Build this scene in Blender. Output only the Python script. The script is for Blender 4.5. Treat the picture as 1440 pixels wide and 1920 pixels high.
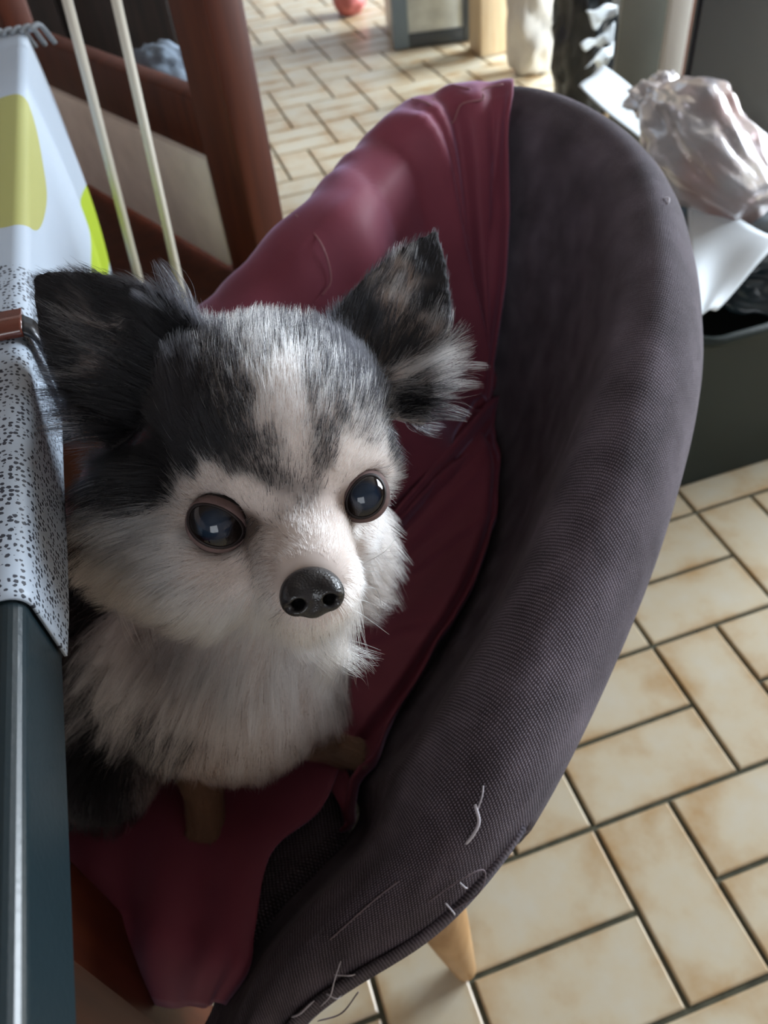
import bpy, bmesh, math, random
import numpy as np
from mathutils import Vector, Matrix
from mathutils.bvhtree import BVHTree
from mathutils.kdtree import KDTree
from mathutils import noise as mnoise

for o in list(bpy.data.objects):
    bpy.data.objects.remove(o, do_unlink=True)
random.seed(7)
RNG = np.random.default_rng(11)
scene = bpy.context.scene
COL = scene.collection

# ------------------------------------------------------------------ camera
FPX = 1478.3
CAM = np.array([-0.2796, -0.3152, 0.9577])
AZ, PIT, ROL = np.radians([12.95, 45.63, -7.19])
FW = np.array([np.cos(PIT) * np.sin(AZ), np.cos(PIT) * np.cos(AZ), -np.sin(PIT)])
_R = np.array([np.cos(AZ), -np.sin(AZ), 0.0])
_U = np.cross(_R, FW)
RT = np.cos(ROL) * _R + np.sin(ROL) * _U
UP = -np.sin(ROL) * _R + np.cos(ROL) * _U
cd = bpy.data.cameras.new('camera')
cam = bpy.data.objects.new('camera', cd)
COL.objects.link(cam)
M = Matrix.Identity(4)
for i in range(3):
    M[i][0], M[i][1], M[i][2], M[i][3] = RT[i], UP[i], -FW[i], CAM[i]
cam.matrix_world = M
cd.sensor_fit = 'VERTICAL'
cd.sensor_height = 36.0
cd.sensor_width = 27.0
cd.lens = FPX * 36.0 / 1920.0
cd.clip_start = 0.01
cd.dof.use_dof = True
cd.dof.focus_distance = 0.315
cd.dof.aperture_fstop = 12.0
scene.camera = cam

# ------------------------------------------------------------------ light
world = bpy.data.worlds.new('sky')
scene.world = world
world.use_nodes = True
bg = world.node_tree.nodes['Background']
bg.inputs['Color'].default_value = (0.72, 0.84, 1.0, 1)
bg.inputs['Strength'].default_value = 0.8


def area(name, loc, direction, sx, sy, power, color):
    l = bpy.data.lights.new(name, 'AREA')
    l.shape = 'RECTANGLE'
    l.size, l.size_y = sx, sy
    l.energy = power
    l.color = color
    o = bpy.data.objects.new(name, l)
    COL.objects.link(o)
    o.location = loc
    o.rotation_euler = Vector(direction).to_track_quat('-Z', 'Y').to_euler()
    return o


# daylight in the glazed openings of the room
area('window_daylight', (3.10, 0.75, 1.25), (-1, 0, -0.08), 1.6, 1.3, 198.0, (0.82, 0.91, 1.0))
area('patio_daylight', (3.10, 2.95, 1.15), (-1, -0.1, -0.15), 1.1, 2.1, 270.0, (0.82, 0.91, 1.0))

area('front_daylight', (-1.0, -2.1, 1.6), (0.15, 1, -0.2), 1.2, 1.1, 15.0, (0.90, 0.95, 1.0))

vs = scene.view_settings
vs.view_transform = 'Standard'
vs.look = 'None'
vs.gamma = 1.0
vs.use_curve_mapping = False
vs.exposure = 0.0
cy = scene.cycles
cy.use_denoising = True
cy.use_adaptive_sampling = True
cy.adaptive_threshold = 0.05
cy.adaptive_min_samples = 12
cy.max_bounces = 8
cy.diffuse_bounces = 4
cy.glossy_bounces = 4
cy.transmission_bounces = 6
cy.transparent_max_bounces = 4
cy.caustics_reflective = False
cy.caustics_refractive = False


# ------------------------------------------------------------------ helpers
def ray(x, y):
    return FW + RT * (x - 720) / FPX - UP * (y - 960) / FPX


def atz(x, y, z):
    d = ray(x, y)
    return CAM + (z - CAM[2]) / d[2] * d


def atd(x, y, D):
    return CAM + D * ray(x, y)


def line_at_y(x, y, Y):
    d = ray(x, y)
    return CAM + (Y - CAM[1]) / d[1] * d


def proj(X):
    d = np.asarray(X) - CAM
    w = d @ FW
    return 720 + FPX * (d @ RT) / w, 960 - FPX * (d @ UP) / w, w


def nrm(v):
    v = np.asarray(v, float)
    return v / (np.linalg.norm(v) + 1e-12)


def new_obj(name, me, mat=None, parent=None):
    o = bpy.data.objects.new(name, me)
    COL.objects.link(o)
    if mat is not None:
        me.materials.append(mat)
    if parent is not None:
        o.parent = parent
        o.matrix_parent_inverse = parent.matrix_world.inverted()
    return o


def empty(name, loc=(0, 0, 0)):
    o = bpy.data.objects.new(name, None)
    COL.objects.link(o)
    o.location = loc
    o.matrix_world = Matrix.Translation(loc)
    o.empty_display_size = 0.05
    return o


def tag(o, label, cat, group=None):
    o['label'] = label
    o['category'] = cat
    if group:
        o['group'] = group
    return o


def struct(o):
    o['kind'] = 'structure'
    return o


def mesh_from(verts, faces, smooth=True, name='m'):
    me = bpy.data.meshes.new(name)
    me.from_pydata([tuple(map(float, v)) for v in verts], [], [tuple(map(int, f)) for f in faces])
    me.update()
    if smooth:
        me.polygons.foreach_set('use_smooth', [True] * len(me.polygons))
    return me


def grid_mesh(P, closed_u=False, smooth=True, uv=None, flip=False):
    """P: (nu, nv, 3) grid"""
    nu, nv = P.shape[:2]
    idx = np.arange(nu * nv).reshape(nu, nv)
    fs = []
    for i in range(nu if closed_u else nu - 1):
        j = (i + 1) % nu
        for k in range(nv - 1):
            f = (idx[i, k], idx[j, k], idx[j, k + 1], idx[i, k + 1])
            fs.append(f[::-1] if flip else f)
    me = mesh_from(P.reshape(-1, 3), fs, smooth)
    if uv is not None:
        ul = me.uv_layers.new(name='UVMap')
        vi = np.empty(len(me.loops), dtype=np.int32)
        me.loops.foreach_get('vertex_index', vi)
        ul.data.foreach_set('uv', uv.reshape(-1, 2)[vi].astype(np.float32).ravel())
    return me


def tube_mesh(pts, rad, n=8, cap=True):
    pts = np.asarray(pts, float)
    m = len(pts)
    if np.isscalar(rad):
        rad = [rad] * m
    V, Fc = [], []
    prev = None
    for i in range(m):
        t = nrm(pts[min(i + 1, m - 1)] - pts[max(i - 1, 0)])
        if prev is None:
            a = nrm(np.cross(t, [0, 0, 1] if abs(t[2]) < .9 else [1, 0, 0]))
        else:
            a = nrm(prev - t * (prev @ t))
        prev = a
        b = np.cross(t, a)
        for k in range(n):
            th = 2 * math.pi * k / n
            V.append(pts[i] + rad[i] * (math.cos(th) * a + math.sin(th) * b))
    for i in range(m - 1):
        for k in range(n):
            k2 = (k + 1) % n
            Fc.append((i * n + k, i * n + k2, (i + 1) * n + k2, (i + 1) * n + k))
    if cap:
        Fc.append(tuple(range(n))[::-1])
        Fc.append(tuple((m - 1) * n + k for k in range(n)))
    return mesh_from(V, Fc)


def catmull(P, n):
    P = np.asarray(P, float)
    Q = np.vstack([2 * P[0] - P[1], P, 2 * P[-1] - P[-2]])
    m = len(P) - 1
    out = []
    for s in np.linspace(0, m, n):
        i = min(int(s), m - 1)
        t = s - i
        p0, p1, p2, p3 = Q[i], Q[i + 1], Q[i + 2], Q[i + 3]
        out.append(0.5 * ((2 * p1) + (-p0 + p2) * t + (2 * p0 - 5 * p1 + 4 * p2 - p3) * t * t + (-p0 + 3 * p1 - 3 * p2 + p3) * t ** 3))
    return np.array(out)


def box_mesh(x0, x1, y0, y1, z0, z1, bevel=0.0, seg=2, M4=None):
    bm = bmesh.new()
    bmesh.ops.create_cube(bm, size=1.0)
    for v in bm.verts:
        v.co = Vector(((x0 + x1) / 2 + v.co.x * (x1 - x0), (y0 + y1) / 2 + v.co.y * (y1 - y0), (z0 + z1) / 2 + v.co.z * (z1 - z0)))
    if bevel > 0:
        bmesh.ops.bevel(bm, geom=bm.edges[:], offset=bevel, segments=seg, affect='EDGES', profile=0.5)
    if M4 is not None:
        bmesh.ops.transform(bm, matrix=M4, verts=bm.verts[:])
    me = bpy.data.meshes.new('box')
    bm.to_mesh(me)
    bm.free()
    if bevel > 0:
        me.polygons.foreach_set('use_smooth', [True] * len(me.polygons))
        try:
            me.set_sharp_from_angle(angle=math.radians(40))
        except Exception:
            pass
    return me


def solid(P, th, closed=False):
    """thick sheet mesh from grid P (nu,nv,3) along its own normals"""
    du = np.gradient(P, axis=0)
    dv = np.gradient(P, axis=1)
    N = np.cross(du, dv)
    N /= (np.linalg.norm(N, axis=2, keepdims=True) + 1e-12)
    A = P + N * th / 2
    B = P - N * th / 2
    nu, nv = P.shape[:2]
    V = np.vstack([A.reshape(-1, 3), B.reshape(-1, 3)])
    idx = np.arange(nu * nv).reshape(nu, nv)
    o = nu * nv
    F = []
    for i in range(nu - 1):
        for k in range(nv - 1):
            a, b, c, d = idx[i, k], idx[i + 1, k], idx[i + 1, k + 1], idx[i, k + 1]
            F.append((a, b, c, d))
            F.append((d + o, c + o, b + o, a + o))
    for i in range(nu - 1):
        F.append((idx[i + 1, 0], idx[i, 0], idx[i, 0] + o, idx[i + 1, 0] + o))
        F.append((idx[i, -1], idx[i + 1, -1], idx[i + 1, -1] + o, idx[i, -1] + o))
    for k in range(nv - 1):
        F.append((idx[0, k], idx[0, k + 1], idx[0, k + 1] + o, idx[0, k] + o))
        F.append((idx[-1, k + 1], idx[-1, k], idx[-1, k] + o, idx[-1, k + 1] + o))
    return mesh_from(V, F)


# ------------------------------------------------------------------ materials
class NT:
    def __init__(self, name):
        self.m = bpy.data.materials.new(name)
        self.m.use_nodes = True
        self.t = self.m.node_tree
        self.b = self.t.nodes['Principled BSDF']

    def n(self, typ, **kw):
        nd = self.t.nodes.new(typ)
        for k, v in kw.items():
            if k.startswith('i_'):
                nd.inputs[k[2:].replace('_', ' ')].default_value = v
            else:
                setattr(nd, k, v)
        return nd

    def l(self, a, b):
        self.t.links.new(a, b)

    def set(self, **kw):
        for k, v in kw.items():
            self.b.inputs[k.replace('_', ' ')].default_value = v

    def ramp(self, src, stops):
        r = self.n('ShaderNodeValToRGB')
        e = r.color_ramp.elements
        while len(e) < len(stops):
            e.new(0.5)
        for el, (p, c) in zip(e, stops):
            el.position = p
            el.color = (*c, 1)
        self.l(src, r.inputs['Fac'])
        return r

    def bump(self, src, strength, dist):
        bp = self.n('ShaderNodeBump')
        bp.inputs['Strength'].default_value = strength
        bp.inputs['Distance'].default_value = dist
        self.l(src, bp.inputs['Height'])
        self.l(bp.outputs['Normal'], self.b.inputs['Normal'])
        return bp


def simple(name, c, rough=0.6, spec=0.5, noise=0.0, nscale=20.0, bump=0.0, bscale=200.0, sheen=0.0, coat=0.0, metal=0.0):
    t = NT(name)
    t.set(Base_Color=(*c, 1), Roughness=rough, Metallic=metal)
    t.b.inputs['Specular IOR Level'].default_value = spec
    t.b.inputs['Sheen Weight'].default_value = sheen
    t.b.inputs['Coat Weight'].default_value = coat
    tc = t.n('ShaderNodeTexCoord')
    if noise > 0:
        nz = t.n('ShaderNodeTexNoise')
        nz.inputs['Scale'].default_value = nscale
        nz.inputs['Detail'].default_value = 5
        t.l(tc.outputs['Object'], nz.inputs['Vector'])
        r = t.ramp(nz.outputs['Fac'], [(0.3, tuple(x * (1 - noise) for x in c)), (0.7, tuple(min(1, x * (1 + noise)) for x in c))])
        t.l(r.outputs['Color'], t.b.inputs['Base Color'])
    if bump > 0:
        nz2 = t.n('ShaderNodeTexNoise')
        nz2.inputs['Scale'].default_value = bscale
        nz2.inputs['Detail'].default_value = 3
        t.l(tc.outputs['Object'], nz2.inputs['Vector'])
        t.bump(nz2.outputs['Fac'], bump, 0.002)
    return t.m


def wood(name, c1, c2, rough=0.5, scale=9.0, stretch=(1, 1, 0.08), coat=0.0):
    t = NT(name)
    tc = t.n('ShaderNodeTexCoord')
    mp = t.n('ShaderNodeMapping')
    mp.inputs['Scale'].default_value = stretch
    t.l(tc.outputs['Object'], mp.inputs['Vector'])
    nz = t.n('ShaderNodeTexNoise')
    nz.inputs['Scale'].default_value = scale * 8
    nz.inputs['Detail'].default_value = 6
    t.l(mp.outputs['Vector'], nz.inputs['Vector'])
    r = t.ramp(nz.outputs['Fac'], [(0.3, c1), (0.7, c2)])
    t.l(r.outputs['Color'], t.b.inputs['Base Color'])
    t.set(Roughness=rough)
    t.b.inputs['Specular IOR Level'].default_value = 0.3
    t.b.inputs['Coat Weight'].default_value = coat
    t.bump(nz.outputs['Fac'], 0.08, 0.001)
    return t.m


def fabric_mat():
    t = NT('upholstery_weave')
    uv = t.n('ShaderNodeUVMap')
    mp = t.n('ShaderNodeMapping')
    t.l(uv.outputs['UV'], mp.inputs['Vector'])
    mp.inputs['Rotation'].default_value = (0, 0, 0.15)
    w1 = t.n('ShaderNodeTexWave', wave_type='BANDS', bands_direction='X')
    w2 = t.n('ShaderNodeTexWave', wave_type='BANDS', bands_direction='Y')
    for w, sc, ph in ((w1, 145.0, 0.0), (w2, 220.0, 0.0)):
        w.inputs['Scale'].default_value = sc
        w.inputs['Distortion'].default_value = 1.6
        w.inputs['Detail'].default_value = 2
        w.inputs['Detail Scale'].default_value = 1.5
        t.l(mp.outputs['Vector'], w.inputs['Vector'])
    mul = t.n('ShaderNodeMath', operation='MULTIPLY')
    t.l(w1.outputs['Fac'], mul.inputs[0])
    t.l(w2.outputs['Fac'], mul.inputs[1])
    nz = t.n('ShaderNodeTexNoise')
    nz.inputs['Scale'].default_value = 26.0
    nz.inputs['Detail'].default_value = 6
    t.l(uv.outputs['UV'], nz.inputs['Vector'])
    add = t.n('ShaderNodeMath', operation='MULTIPLY_ADD')
    t.l(mul.outputs[0], add.inputs[0])
    add.inputs[1].default_value = 0.75
    t.l(nz.outputs['Fac'], add.inputs[2])
    r = t.ramp(add.outputs[0], [(0.36, (0.022, 0.015, 0.019)), (0.72, (0.066, 0.050, 0.062)), (1.0, (0.27, 0.23, 0.28))])
    t.l(r.outputs['Color'], t.b.inputs['Base Color'])
    t.set(Roughness=0.85)
    t.b.inputs['Specular IOR Level'].default_value = 0.25
    t.b.inputs['Sheen Weight'].default_value = 0.16
    t.b.inputs['Sheen Roughness'].default_value = 0.45
    t.b.inputs['Sheen Tint'].default_value = (0.9, 0.88, 1.0, 1)
    t.bump(mul.outputs[0], 0.8, 0.0012)
    return t.m


def satin_mat():
    t = NT('purple_satin')
    tc = t.n('ShaderNodeTexCoord')
    nz = t.n('ShaderNodeTexNoise')
    nz.inputs['Scale'].default_value = 9.0
    nz.inputs['Detail'].default_value = 3
    t.l(tc.outputs['Object'], nz.inputs['Vector'])
    r = t.ramp(nz.outputs['Fac'], [(0.35, (0.200, 0.048, 0.072)), (0.65, (0.260, 0.062, 0.092))])
    t.l(r.outputs['Color'], t.b.inputs['Base Color'])
    t.set(Roughness=0.55)
    t.b.inputs['Specular IOR Level'].default_value = 0.16
    t.b.inputs['Sheen Weight'].default_value = 0.45
    t.b.inputs['Sheen Roughness'].default_value = 0.4
    t.b.inputs['Sheen Tint'].default_value = (0.75, 0.62, 1.0, 1)
    n2 = t.n('ShaderNodeTexNoise')
    n2.inputs['Scale'].default_value = 60.0
    t.l(tc.outputs['Object'], n2.inputs['Vector'])
    t.bump(n2.outputs['Fac'], 0.12, 0.002)
    return t.m


def tile_mat():
    t = NT('glazed_tile')
    at = t.n('ShaderNodeTexCoord')
    oi = t.n('ShaderNodeObjectInfo')
    geo = t.n('ShaderNodeNewGeometry')
    n1 = t.n('ShaderNodeTexNoise')
    n1.inputs['Scale'].default_value = 11.0
    n1.inputs['Detail'].default_value = 4
    n1.inputs['Roughness'].default_value = 0.6
    t.l(geo.outputs['Position'], n1.inputs['Vector'])
    # flamed glaze: browner towards some edges
    uv = t.n('ShaderNodeUVMap')
    sep = t.n('ShaderNodeSeparateXYZ')
    t.l(uv.outputs['UV'], sep.inputs[0])

    def edge(sock):
        a = t.n('ShaderNodeMath', operation='SUBTRACT')
        t.l(sock, a.inputs[0])
        a.inputs[1].default_value = 0.5
        b = t.n('ShaderNodeMath', operation='ABSOLUTE')
        t.l(a.outputs[0], b.inputs[0])
        c = t.n('ShaderNodeMath', operation='POWER')
        t.l(b.outputs[0], c.inputs[0])
        c.inputs[1].default_value = 3.0
        return c.outputs[0]
    m = t.n('ShaderNodeMath', operation='MAXIMUM')
    t.l(edge(sep.outputs[0]), m.inputs[0])
    t.l(edge(sep.outputs[1]), m.inputs[1])
    k = t.n('ShaderNodeMath', operation='MULTIPLY')
    t.l(m.outputs[0], k.inputs[0])
    k.inputs[1].default_value = 1.7
    k2 = t.n('ShaderNodeMath', operation='MULTIPLY_ADD')
    t.l(n1.outputs['Fac'], k2.inputs[0])
    k2.inputs[1].default_value = 1.15
    t.l(k.outputs[0], k2.inputs[2])
    k3 = t.n('ShaderNodeMath', operation='MULTIPLY_ADD')
    t.l(oi.outputs['Random'], k3.inputs[0])
    k3.inputs[1].default_value = 0.10
    t.l(k2.outputs[0], k3.inputs[2])
    r = t.ramp(k3.outputs[0], [(0.42, (0.61, 0.57, 0.46)), (0.68, (0.60, 0.52, 0.37)), (0.98, (0.48, 0.32, 0.16))])
    t.l(r.outputs['Color'], t.b.inputs['Base Color'])
    t.set(Roughness=0.32)
    t.b.inputs['Specular IOR Level'].default_value = 0.45
    n2 = t.n('ShaderNodeTexNoise')
    n2.inputs['Scale'].default_value = 40.0
    t.l(geo.outputs['Position'], n2.inputs['Vector'])
    t.bump(n2.outputs['Fac'], 0.10, 0.002)
    return t.m


MAT = {}
MAT['weave'] = fabric_mat()
MAT['satin'] = satin_mat()
MAT['tile'] = tile_mat()
MAT['grout'] = simple('grout', (0.085, 0.085, 0.060), 0.9, 0.2, 0.3, 60, 0.4, 300)
MAT['plaster'] = simple('plaster', (0.36, 0.30, 0.28), 0.9, 0.2, 0.04, 3, 0.1, 80)
MAT['timber'] = wood('dark_timber', (0.16, 0.13, 0.11), (0.24, 0.20, 0.17), 0.7)
MAT['beech'] = wood('beech', (0.46, 0.27, 0.12), (0.60, 0.38, 0.19))
MAT['redwood'] = wood('red_brown_wood', (0.055, 0.011, 0.004), (0.095, 0.021, 0.007), 0.5)
MAT['black_lacquer'] = simple('black_lacquer', (0.010, 0.020, 0.025), 0.28, 0.5, 0, 1, 0.05, 400)
MAT['white_metal'] = simple('white_paint', (0.75, 0.74, 0.70), 0.5)
MAT['cream'] = simple('cream_fabric', (0.84, 0.76, 0.68), 0.9, 0.2, 0.08, 25, 0.3, 300)
MAT['rod'] = simple('cream_rod', (0.66, 0.62, 0.52), 0.45)
MAT['dark'] = simple('dark_cloth', (0.010, 0.010, 0.012), 0.9, 0.2, 0.3, 30)
MAT['bluegrey'] = simple('blue_grey_cloth', (0.16, 0.20, 0.25), 0.9, 0.2, 0.2, 20)

# ------------------------------------------------------------------ room
floor = struct(new_obj('floor', box_mesh(-2.5, 3.3, -2.2, 4.8, -0.10, -0.004), MAT['grout']))


def wall(name, axis, pos, thick, lo, hi, holes=(), H=2.5):
    """upright wall along one axis; holes = (from, to, z0, z1) in order"""
    bm = bmesh.new()

    def add(a0, a1, z0, z1):
        if a1 - a0 < 1e-4 or z1 - z0 < 1e-4:
            return
        r = bmesh.ops.create_cube(bm, size=1.0)
        for v in r['verts']:
            a = (a0 + a1) / 2 + v.co.x * (a1 - a0)
            p = pos + thick / 2 + v.co.y * thick
            z = (z0 + z1) / 2 + v.co.z * (z1 - z0)
            v.co = (a, p, z) if axis == 'x' else (p, a, z)
    at_ = lo
    for h0, h1, z0, z1 in holes:
        add(at_, h0, 0, H)
        add(h0, h1, 0, z0)
        add(h0, h1, z1, H)
        at_ = h1
    add(at_, hi, 0, H)
    bmesh.ops.recalc_face_normals(bm, faces=bm.faces[:])
    me = bpy.data.meshes.new(name)
    bm.to_mesh(me)
    bm.free()
    return struct(new_obj(name, me, MAT['plaster']))


wall('wall_right', 'y', 3.2, 0.15, -2.2, 4.8, [(-0.05, 1.55, 0.6, 1.9), (2.35, 3.55, 0.0, 2.25)])
wall('wall_back', 'x', 4.7, 0.15, -2.5, 3.35, [(-0.3, 1.5, 0.0, 2.25)])
wall('wall_left', 'y', -2.65, 0.15, -2.2, 4.8)
wall('wall_front', 'x', -2.35, 0.15, -2.5, 3.3, [(-1.6, -0.4, 1.0, 2.15)])
struct(new_obj('ceiling', box_mesh(-2.65, 3.35, -2.35, 4.85, 2.5, 2.6), MAT['timber']))


def window_frame(name, pos, lo, hi, z0, z1, n):
    root = struct(empty(name, (pos, lo, z0)))

    def bar(nm, a0, a1, zz0, zz1):
        new_obj(nm, box_mesh(pos, pos + 0.06, a0, a1, zz0, zz1, 0.006), MAT['white_metal'], root)
    bar('frame_rail', lo, hi, z0, z0 + 0.06)
    bar('frame_rail', lo, hi, z1 - 0.06, z1)
    for k in range(n + 1):
        a = lo + (hi - lo - 0.06) * k / n
        bar('frame_stile', a, a + 0.06, z0 + 0.06, z1 - 0.06)


def door_frame(name, pos, lo, hi, z0, z1):
    root = struct(empty(name, (lo, pos, z0)))
    for a0, a1, zz0, zz1 in ((lo, hi, z0, z0 + .05), (lo, hi, z1 - .05, z1)):
        new_obj('frame_rail', box_mesh(a0, a1, pos, pos + .06, zz0, zz1, .006), MAT['white_metal'], root)
    for a in (lo, (lo + hi) / 2 - .03, hi - .06):
        new_obj('frame_stile', box_mesh(a, a + .06, pos, pos + .06, z0 + .05, z1 - .05, .006), MAT['white_metal'], root)


window_frame('window_1', 3.24, -0.05, 1.55, 0.6, 1.9, 2)
door_frame('window_2', -2.33, -1.6, -0.4, 1.0, 2.15)
door_frame('door_2', 4.74, -0.3, 1.5, 0.0, 2.25)
window_frame('door_1', 3.24, 2.35, 3.55, 0.0, 2.25, 2)

# ------------------------------------------------------------------ floor tiles
W = 0.10


def tile_mesh(horizontal):
    g = 0.0062
    lx, ly = (2 * W - g, W - g) if horizontal else (W - g, 2 * W - g)
    hx, hy = lx / 2, ly / 2
    b = 0.0022
    V = [(sx * hx, sy * hy, -0.006) for sx, sy in ((-1, -1), (1, -1), (1, 1), (-1, 1))]
    V += [(sx * hx, sy * hy, -0.0016) for sx, sy in ((-1, -1), (1, -1), (1, 1), (-1, 1))]
    V += [(sx * (hx - b), sy * (hy - b), 0.0) for sx, sy in ((-1, -1), (1, -1), (1, 1), (-1, 1))]
    Fc = [(8, 9, 10, 11)]
    for a in (0, 4):
        for k in range(4):
            Fc.append((a + k, a + (k + 1) % 4, a + 4 + (k + 1) % 4, a + 4 + k))
    return V, Fc, hx, hy


def tile_data(horizontal):
    V, Fc, hx, hy = tile_mesh(horizontal)
    me = mesh_from(V, Fc, False, 'tile')
    ul = me.uv_layers.new(name='UVMap')
    for lp in me.loops:
        v = me.vertices[lp.vertex_index].co
        ul.data[lp.index].uv = (v.x / hx / 2 + 0.5, v.y / hy / 2 + 0.5)
    me.materials.append(MAT['tile'])
    return me


TD = {True: tile_data(True), False: tile_data(False)}
cands = []
for row in range(-12, 26):           # rows two tile widths deep
    for base in range(-30, 34):
        # one upright tile (u0..u0+1), then two level tiles (u0+1..u0+3); each row shifts by one
        r2 = -2 * row
        u0 = 3 * base + ((-row) % 3)
        cands.append((False, (u0 + 0.5) * W, -(r2 + 1) * W))
        cands.append((True, (u0 + 2) * W, -(r2 + 0.5) * W))
        cands.append((True, (u0 + 2) * W, -(r2 + 1.5) * W))


def clear_view(x, y, m=25):
    """roughly: does this pixel show floor in the photograph"""
    if y < 420:
        return 420 < x < 1100 and (x < 1000 or y < 140) and (y < 190 or x < 780) and (y < 260 or x < 700)
    if y < 900:
        return False
    # right-hand border of the armchair
    bx = np.interp(y, [900, 1000, 1300, 1480, 1650, 1800, 1920], [1230, 1200, 1090, 1000, 890, 660, 520])
    return x > bx - m or (y > 1820 and 380 < x < 490)


vis, rest = [], []
for h, x, y in cands:
    if not (-2.45 < x < 3.2 and -2.1 < y < 4.7):
        continue
    hx, hy = (W, W / 2) if h else (W / 2, W)
    ok = False
    size = 0
    d = (np.array([x, y, 0]) - CAM) @ FW
    if d > 0.3:
        for sx in (-1, -.5, 0, .5, 1):
            for sy in (-1, -.5, 0, .5, 1):
                px, py, w = proj((x + sx * hx, y + sy * hy, 0))
                if -5 < px < 1445 and -5 < py < 1925 and clear_view(px, py):
                    ok = True
        size = 1 / d
    (vis if ok else rest).append((size, h, x, y))
vis.sort(reverse=True)
rest += vis[300:]
vis = vis[:300]
for s, h, x, y in vis:
    o = bpy.data.objects.new('tile', TD[h])
    COL.objects.link(o)
    o.parent = floor
    o.location = (x, y, random.uniform(-0.0004, 0.0004))
    o.rotation_euler = (random.uniform(-.002, .002), random.uniform(-.002, .002), random.uniform(-.004, .004))
V, Fc, UVs = [], [], []
for s, h, x, y in rest:
    v, f, hx, hy = tile_mesh(h)
    o = len(V)
    V += [(a + x, b + y, c) for a, b, c in v]
    UVs += [(a / hx / 2 + .5, b / hy / 2 + .5) for a, b, c in v]
    Fc += [tuple(i + o for i in q) for q in f]
me = mesh_from(V, Fc, False, 'tile_field')
ul = me.uv_layers.new(name='UVMap')
vi = np.empty(len(me.loops), dtype=np.int32)
me.loops.foreach_get('vertex_index', vi)
ul.data.foreach_set('uv', np.array(UVs, np.float32)[vi].ravel())
tf = new_obj('tile_field', me, MAT['tile'], floor)
tf['kind'] = 'stuff'

# ------------------------------------------------------------------ armchair shell
RIM = [(440, 2180, .40), (470, 2010, .44), (540, 1880, .49), (670, 1785, .525), (820, 1690, .555), (1000, 1470, .59), (1168, 1150, .62), (1295, 820, .66), (1352, 520, .69),
       (1288, 285, .71), (1130, 168, .72), (950, 137, .72), (720, 190, .715), (560, 340, .70), (410, 495, .67)]
RIMW = [atz(*p) for p in RIM]
RIMW += [np.array([-.335, .235, .62]), np.array([-.42, .17, .57]), np.array([-.475, .07, .52]), np.array([-.485, -.04, .48])]
NS = 220
RC = catmull(RIMW, NS)
_seg = np.r_[0, np.cumsum(np.linalg.norm(np.diff(RC, axis=0), axis=1))]
SL = _seg[-1]
RC = np.stack([np.interp(np.linspace(0, SL, NS), _seg, RC[:, k]) for k in range(3)], 1)
for _ in range(12):
    RC[1:-1] = 0.5 * RC[1:-1] + 0.25 * (RC[:-2] + RC[2:])
TG = np.gradient(RC, axis=0)
TG[:, 2] = 0
TG /= np.linalg.norm(TG, axis=1, keepdims=True)
NI = np.stack([-TG[:, 1], TG[:, 0], 0 * TG[:, 0]], 1)     # inward
cen = np.array([-.2, .07, 0])
if ((cen - RC)[:, :2] * NI[:, :2]).sum(1).mean() < 0:
    NI = -NI
SEAT_Z = 0.445
PROF_T = np.array([0, .10, .20, .27, .32, .36, .41, .47, .54, .64, .76, .88, 1.0])


def profile(zr, fa=1.0):
    Hs = max(zr - SEAT_Z + 0.02, 0.03)
    k = min(1.0, Hs / 0.20)
    a = np.array([.110, .055, .016, .003, .0, .011, .030, .048, .064, .080, .096, .114, .142]) * fa
    h = np.array([0, 0, -.115, -.080, -.052, -.018, 0, -.004, -.022 * k, 0, 0, 0, 0.])
    zb = zr - 0.36
    h[0] = -min(zb, .30)
    h[1] = -min(zb, .30) * .5
    if h[1] > h[2]:
        h[2] = h[1] * .7
        h[3] = h[1] * .4
    h[9] = -.34 * Hs
    h[10] = -.58 * Hs
    h[11] = -.82 * Hs
    h[12] = -Hs
    if h[8] < h[9]:
        h[8] = h[9] * .6
    return a, h


NTt = 60
TT = np.linspace(0, 1, NTt)
SH = np.zeros((NS, NTt, 3))
for i in range(NS):
    a, h = profile(RC[i, 2], .34 + .66 * min(1, max(0, i - 8) / 24.0) ** 1.1 * min(1, .25 + (NS - 1 - i) / 40.0))
    pts = catmull(np.stack([a, h], 1), 241)
    tq = np.interp(np.linspace(0, 12, 241), np.arange(13), PROF_T)
    aa = np.interp(TT, tq, pts[:, 0])
    hh = np.interp(TT, tq, pts[:, 1])
    SH[i] = RC[i] + aa[:, None] * NI[i] + hh[:, None] * np.array([0, 0, 1])
DU = np.gradient(SH, axis=0)
DV = np.gradient(SH, axis=1)
SN = np.cross(DU, DV)
SN /= np.linalg.norm(SN, axis=2, keepdims=True) + 1e-12
iT = int(.41 * (NTt - 1))
if SN[NS // 2, iT, 2] < 0:
    SN = -SN


def shell(s, t, off=0.0):
    """bilinear point on the shell, s index in [0,NS-1], t in [0,1]"""
    s = np.clip(np.asarray(s, float), 0, NS - 1.001)
    q = np.clip(np.asarray(t, float), 0, 1) * (NTt - 1)
    q = np.minimum(q, NTt - 1.001)
    i = s.astype(int)
    j = q.astype(int)
    fs = (s - i)[..., None]
    fq = (q - j)[..., None]
    A = (SH[i, j] * (1 - fs) + SH[i + 1, j] * fs) * (1 - fq) + (SH[i, j + 1] * (1 - fs) + SH[i + 1, j + 1] * fs) * fq
    Nn = (SN[i, j] * (1 - fs) + SN[i + 1, j] * fs) * (1 - fq) + (SN[i, j + 1] * (1 - fs) + SN[i + 1, j + 1] * fs) * fq
    return A + Nn * np.asarray(off)[..., None]


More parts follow.
